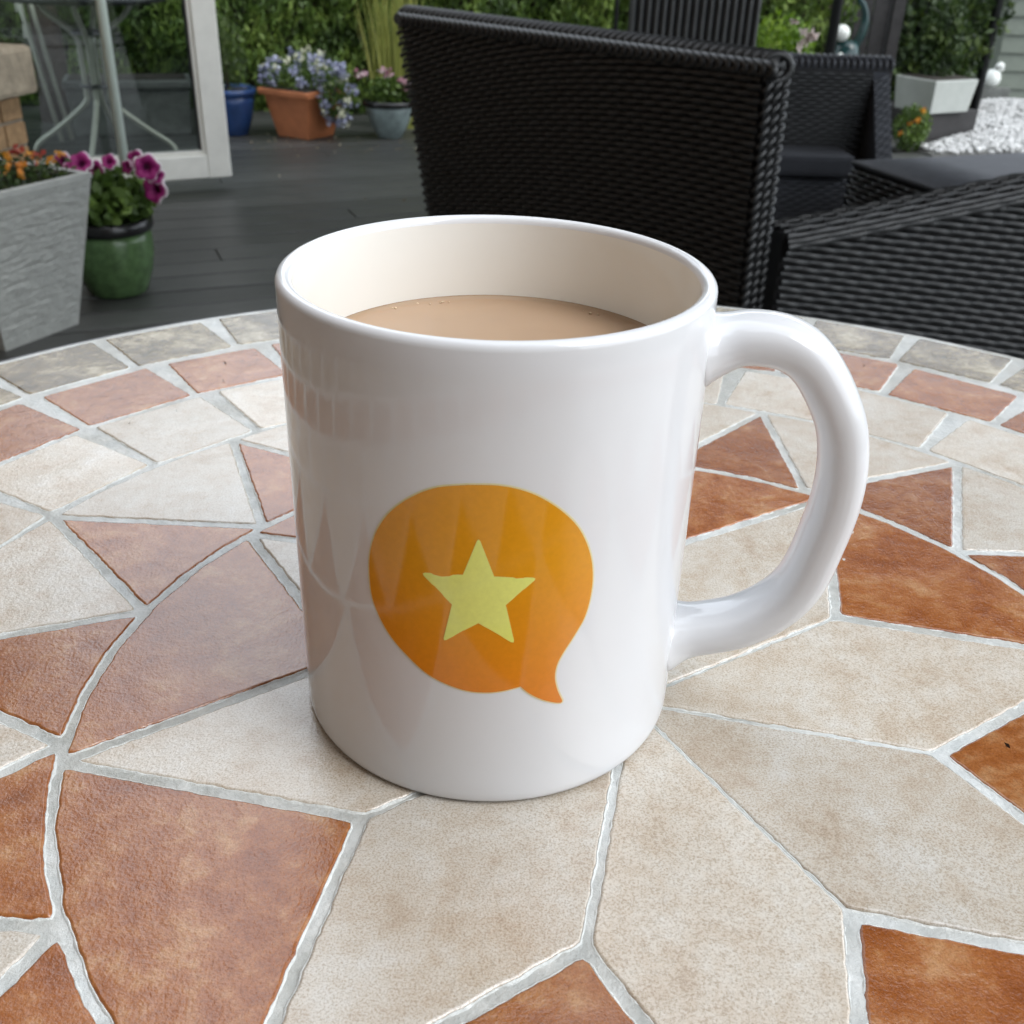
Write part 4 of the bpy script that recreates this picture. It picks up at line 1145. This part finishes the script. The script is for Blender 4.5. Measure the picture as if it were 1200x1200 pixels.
def ring_tiles(js, r0, r1, kind, gi, go):
    n = len(js)
    for i in range(n):
        a, b = js[i], js[(i + 1) % n] + (360 if i == n - 1 else 0)
        gi_ = [gi * random.uniform(.6, 1.4) for _ in range(2)]; go_ = [go * random.uniform(.7, 1.25) for _ in range(2)]
        dr = lambda: random.uniform(-.0006, .0006)
        A, B = P2(r0 + dr(), a), P2(r0 + dr(), b); t = (B - A).normalized()
        C_, D_ = P2(r1 + dr(), b), P2(r1 + dr(), a)
        add_tile([A + t * gi_[0], B - t * gi_[1], C_ - t * go_[1], D_ + t * go_[0]], kind)
ring_tiles(ringjoints([38, 49.8, 61.5, 73, 84.5, 96, 107, 118, 129.2, 141.7, 154], 21), .1790, .2165, 'pale', .0012, .0042)
ring_tiles(ringjoints([46.8, 57.6, 68.3, 78.8, 89.2, 99.6, 110, 120.2, 130.2, 141.2], 25), .2193, .2535, 'terra', .0013, .0040)
ring_tiles(ringjoints([50, 59, 67.7, 76.6, 85.6, 94.6, 103.7, 113, 122.3, 131.6, 141], 30), .2580, .2925, 'brown', .0014, .0034)

def outline_pts(poly, step, jit, seed):
    n = len(poly); out = []
    for i in range(n):
        a, b, c = poly[i - 1], poly[i], poly[(i + 1) % n]
        cr = min(.0016, (b - a).length * .3, (c - b).length * .3)
        p, q = b + (a - b).normalized() * cr, b + (c - b).normalized() * cr
        out += [p, (p + q) / 2 * .45 + b * .55, q] if cr > .0008 else [b]
        L = (c - b).length; m = max(1, int((L - 2 * cr) / step))
        e = c + (b - c).normalized() * cr
        for k in range(1, m): out.append(q + (e - q) * (k / m))
    res = []
    m = len(out)
    for i, p in enumerate(out):
        t = (out[(i + 1) % m] - out[i - 1]).normalized(); nn = Vector((-t.y, t.x))
        d = jit * (mnoise.noise(Vector((p.x * 330 + seed, p.y * 330, 0))) + .6 * mnoise.noise(Vector((p.x * 1100, p.y * 1100, seed))))
        res.append(p + nn * d)
    return res
gv, gf = [], []; ev, ef = [], []
for ti, (poly, kind) in enumerate(TILES):
    n = len(poly)
    area = sum(poly[i].x * poly[(i + 1) % n].y - poly[(i + 1) % n].x * poly[i].y for i in range(n))
    if area < 0: poly = poly[::-1]
    c = sum(poly, Vector((0, 0))) / n
    O = outline_pts(poly, .0011, .00034, ti * 7.7)
    m = len(O)
    tx_, ty_ = random.gauss(0, .003), random.gauss(0, .003)
    tz = lambda p: tx_ * (p.x - c.x) + ty_ * (p.y - c.y)
    dz0 = random.gauss(0, .00012)
    V, F = [], []
    inn = []
    for i, p in enumerate(O):
        t = (O[(i + 1) % m] - O[i - 1]).normalized(); nn = Vector((-t.y, t.x)); inn.append(nn)
    for k, (off, z) in enumerate(((0.0, -.0035), (0.0, -.00045), (.00022, -.00012), (.0006, 0.0))):
        for p, nn in zip(O, inn):
            q = p + nn * off; V.append((q.x - c.x, q.y - c.y, z + tz(q) + dz0))
    for k in range(3):
        for i in range(m): F.append((k * m + i, k * m + (i + 1) % m, (k + 1) * m + (i + 1) % m, (k + 1) * m + i))
    F.append(tuple(3 * m + i for i in range(m)))
    me = bpy.data.meshes.new('tile'); me.from_pydata(V, [], F); me.update(); me.materials.append(M[kind])
    sm = [True] * (3 * m) + [False]; me.polygons.foreach_set('use_smooth', sm)
    link('tile', me, None, tab, False, (c.x, c.y, TOPZ))
    # crumbly white grout feathered up against this tile
    base = len(ev)
    for i, (p, nn) in enumerate(zip(O, inn)):
        j = mnoise.noise(Vector((p.x * 900, p.y * 900, 5.0))); j2 = mnoise.noise(Vector((p.x * 260, p.y * 260, 9.0)))
        zt = ZT - .00038 + .00026 * j + .0002 * j2 + dz0
        for (off, z) in ((0.00010 + .00028 * max(0, j + .4 * j2), zt - .0001), (.00002, zt + .00014), (-.00016, zt + .00004), (-.0005 - .0003 * j, GZ - .0002)):
            q = p + nn * off; ev.append((q.x, q.y, z))
    for i in range(m):
        for k in range(3):
            a = base + i * 4 + k; b = base + ((i + 1) % m) * 4 + k; ef.append((a, a + 1, b + 1, b))
o = mesh_obj('grout_edges', ev, ef, M['grout_white'], tab, True); o['kind'] = 'stuff'
# flat grout bed
nr, na = 150, 300
gb = len(gv)
for i in range(nr + 1):
    rr = .2953 * i / nr
    for k in range(na):
        a = 2 * math.pi * k / na; x, y = rr * math.cos(a), rr * math.sin(a)
        gv.append((x, y, GZ + .00022 * mnoise.noise(Vector((x * 260, y * 260, 1))) + .00016 * mnoise.noise(Vector((x * 800, y * 800, 2)))))
for i in range(nr):
    for k in range(na):
        gf.append((gb + i * na + k, gb + i * na + (k + 1) % na, gb + (i + 1) * na + (k + 1) % na, gb + (i + 1) * na + k))
o = mesh_obj('grout', gv, gf, M['grout'], tab, True); o['kind'] = 'stuff'

P = [(g(x, y, ZT).x, g(x, y, ZT).y, ZT + .0004) for x, y in ((207, 482), (152, 497), (264, 426), (262, 447), (1012, 430), (1180, 875))]
cr_ = leaves('crumbs', P, .0016, M['bark'], None, .5); tag(cr_, 'tiny dark crumbs scattered on the mosaic table', 'crumbs')
# ------------------------------------------------------------------ mug
MR, MH = .0410, .0967
mug = empty('mug', (0, 0, ZT + .0003), 'white glazed mug with orange speech bubble and star print', 'mug')
seg = 192
outer = [(0.0, .0028), (.0325, .0028), (.0340, .0012), (.0355, .0001), (.0393, .0), (.0400, .0002), (.0406, .0008), (.0409, .0017), (.0410, .0030), (.0410, .006)]
outer += [(MR, .006 + (MH - .0125) * k / 24) for k in range(1, 25)]
rc = .0015
for k in range(0, 9):
    a = math.pi * k / 8
    outer.append((MR - rc + rc * math.cos(a), MH - rc + rc * math.sin(a) * 1.0) if k else (MR, MH - rc))
ri = MR - 2 * rc
inner = [(ri, MH - rc - .0005), (ri - .0002, MH - .010), (ri - .0002, .060), (ri - .0004, .015), (ri - .003, .008), (ri - .010, .0055), (0, .005)]
mb = MB(); mb.lathe(outer, seg); mb.f = [f for f in mb.f if len(f) == 4]; body = mb.build('body', M['mug'], mug, True)
mb = MB(); mb.lathe([outer[-1]] + inner, seg); mb.f = [f for f in mb.f if len(f) == 4]; mb.build('interior', M['mug_in'], mug, True)
# handle
PHI = R(-8.0)
he, hn = Vector((math.cos(PHI), math.sin(PHI), 0)), Vector((-math.sin(PHI), math.cos(PHI), 0))
mo = Vector((0, 0, ZT))
def onplane(px, py):
    d = ray(px, py); C_ = CAM - mo; t = -C_.dot(hn) / d.dot(hn); p = C_ + d * t
    return p.dot(he), p.z
HP = [(840, 404), (880, 397), (925, 405), (955, 430), (978, 475), (987, 515), (984, 565), (966, 622), (930, 690), (870, 727), (795, 740)]
hp = [onplane(*p) for p in HP]
hp = [(.0385, hp[0][1] - .0008)] + hp[0:] + [(.0385, hp[-1][1] - .001)]
cl_ = smooth_pts([he * r + Vector((0, 0, z)) for r, z in hp], 8)
V, F = [], []; ns = 28
for i, p in enumerate(cl_):
    t = (cl_[min(i + 1, len(cl_) - 1)] - cl_[max(i - 1, 0)]).normalized()
    nrm = hn.cross(t).normalized()
    r = Vector((p.x, p.y)).length
    fl2 = 1 + .42 * max(0, (.0462 - r) / .006) ** 2 if r < .0462 else 1.0
    fl2 = min(fl2, 1.5)
    s = i / (len(cl_) - 1)
    ta, tb = .0048, .0074 - .0006 * math.sin(math.pi * s)
    for k in range(ns):
        w = 2 * math.pi * k / ns; cw_, sw_ = math.cos(w), math.sin(w)
        e = .86
        X = math.copysign(abs(cw_) ** e, cw_) * ta * fl2; Y = math.copysign(abs(sw_) ** e, sw_) * tb * (1 + (fl2 - 1) * .6)
        V.append(p + nrm * X + hn * Y)
for i in range(len(cl_) - 1):
    for k in range(ns): F.append((i * ns + k, i * ns + (k + 1) % ns, (i + 1) * ns + (k + 1) % ns, (i + 1) * ns + k))
mesh_obj('handle', V, F, M['mug'], mug, True)

# printed speech bubble and star
def oncyl(zx, zy):
    px, py = 400 + zx / 3.529, 540 + zy / 3.529
    d = ray(px, py); C_ = CAM - mo
    a = d.x ** 2 + d.y ** 2; b = 2 * (C_.x * d.x + C_.y * d.y); c = C_.x ** 2 + C_.y ** 2 - MR * MR
    t = (-b - math.sqrt(b * b - 4 * a * c)) / (2 * a); p = C_ + d * t
    return Vector((math.atan2(p.x, -p.y) * MR, p.z))
BUB = [(520, 105), (400, 115), (300, 150), (210, 210), (150, 290), (122, 380), (118, 470), (130, 570), (165, 660), (210, 735), (270, 805), (350, 880), (430, 925), (520, 955), (600, 962), (670, 955), (740, 937)]
TAIL = [(740, 937), (780, 968), (830, 991), (880, 1003), (905, 1004)]
TAIL2 = [(912, 994), (892, 950), (882, 900), (890, 850), (915, 800), (960, 730), (1005, 650), (1030, 560), (1038, 470), (1025, 380), (985, 290), (920, 220), (830, 160), (740, 125), (640, 107), (520, 105)]
def sm2(L, n=5): return [Vector((p.x, p.y)) for p in smooth_pts([(*oncyl(*q), 0) for q in L], n)]
bub = sm2(BUB)[:-1] + sm2(TAIL)[:-1] + [oncyl(905, 1004), oncyl(911, 1001)] + sm2(TAIL2)[:-1]
STAR = [(568, 318), (632, 482), (812, 486), (680, 600), (717, 762), (567, 675), (420, 752), (458, 598), (328, 464), (503, 475)]
st0 = [oncyl(*q) for q in STAR]; star = []
for i, p in enumerate(st0):
    a, b = st0[i - 1], st0[(i + 1) % 10]
    if i % 2 == 0:
        u1, u2 = p + (a - p).normalized() * .0009, p + (b - p).normalized() * .0009
        star += [u1, u1 * .3 + u2 * .2 + p * .5 - (p - (u1 + u2) / 2) * .12, u1 * .2 + u2 * .3 + p * .5 - (p - (u1 + u2) / 2) * .12, u2]
    else: star.append(p)
def cyl_patch(name, poly, mat, rad, parent):
    n = len(poly)
    xs = [p.x for p in poly]; ys = [p.y for p in poly]
    pts_ = [Vector(p) for p in poly]; x = min(xs)
    st = .0013
    while x < max(xs):
        y = min(ys)
        while y < max(ys):
            if inpoly(x, y, poly) and min((Vector((x, y)) - p).length for p in poly) > st * .5: pts_.append(Vector((x, y)))
            y += st
        x += st
    vo, ed, fa, *_ = delaunay_2d_cdt(pts_, [(i, (i + 1) % n) for i in range(n)], [list(range(n))], 1, 1e-7)
    V = [(rad * math.sin(p.x / MR), -rad * math.cos(p.x / MR), p.y) for p in vo]
    o = mesh_obj(name, V, [tuple(f) for f in fa], mat, parent, True)
    nrm = [Vector((v[0], v[1], 0)).normalized() for v in V]
    o.data.normals_split_custom_set_from_vertices(nrm)
    return o
def grow(poly, d):
    n = len(poly); out = []
    ar = sum(poly[i].x * poly[(i + 1) % n].y - poly[(i + 1) % n].x * poly[i].y for i in range(n)); sg = 1 if ar > 0 else -1
    for i in range(n):
        t = (poly[(i + 1) % n] - poly[i - 1]).normalized(); out.append(poly[i] + Vector((t.y, -t.x)) * d * sg)
    return out
lg = cyl_patch('printed_bubble', bub, M['orange'], MR + .00012, mug)
cyl_patch('printed_outline', grow(bub, .00032), M['outline'], MR + .00006, lg)
cyl_patch('printed_star', star, M['star'], MR + .00018, lg)

# tea
TZ = .0781
rr = ri - .00015
tea = empty('tea', (0, 0, ZT + .0003), 'milky tea filling the white mug', 'drink')
mb = MB()
mb.lathe([(0, TZ - .001), (rr, TZ - .001), (rr, TZ + .0011), (rr - .0004, TZ + .00055), (rr - .0009, TZ + .00022), (rr - .0018, TZ), (rr * .7, TZ), (rr * .35, TZ), (0, TZ)], 128)
mb.build('liquid', M['tea'], tea, True)
bv, bf = ico(1.0, 2); Vb, Fb = [], []
for i in range(17):
    a = random.choice([random.gauss(35, 16), random.gauss(120, 22), random.uniform(0, 180)]); q = rr - random.uniform(.0006, .0020); r_ = random.uniform(.00015, .00040)
    Vb.append(bv * r_ * np.array([1, 1, .7]) + np.array([q * math.cos(R(a)), q * math.sin(R(a)), TZ + .0002])); Fb.append(np.array(bf) + i * len(bv))
o = np_mesh('bubbles', np.concatenate(Vb), np.concatenate(Fb), M['tea_froth'], tea, True); o['kind'] = 'stuff'
bpy.context.view_layer.update()
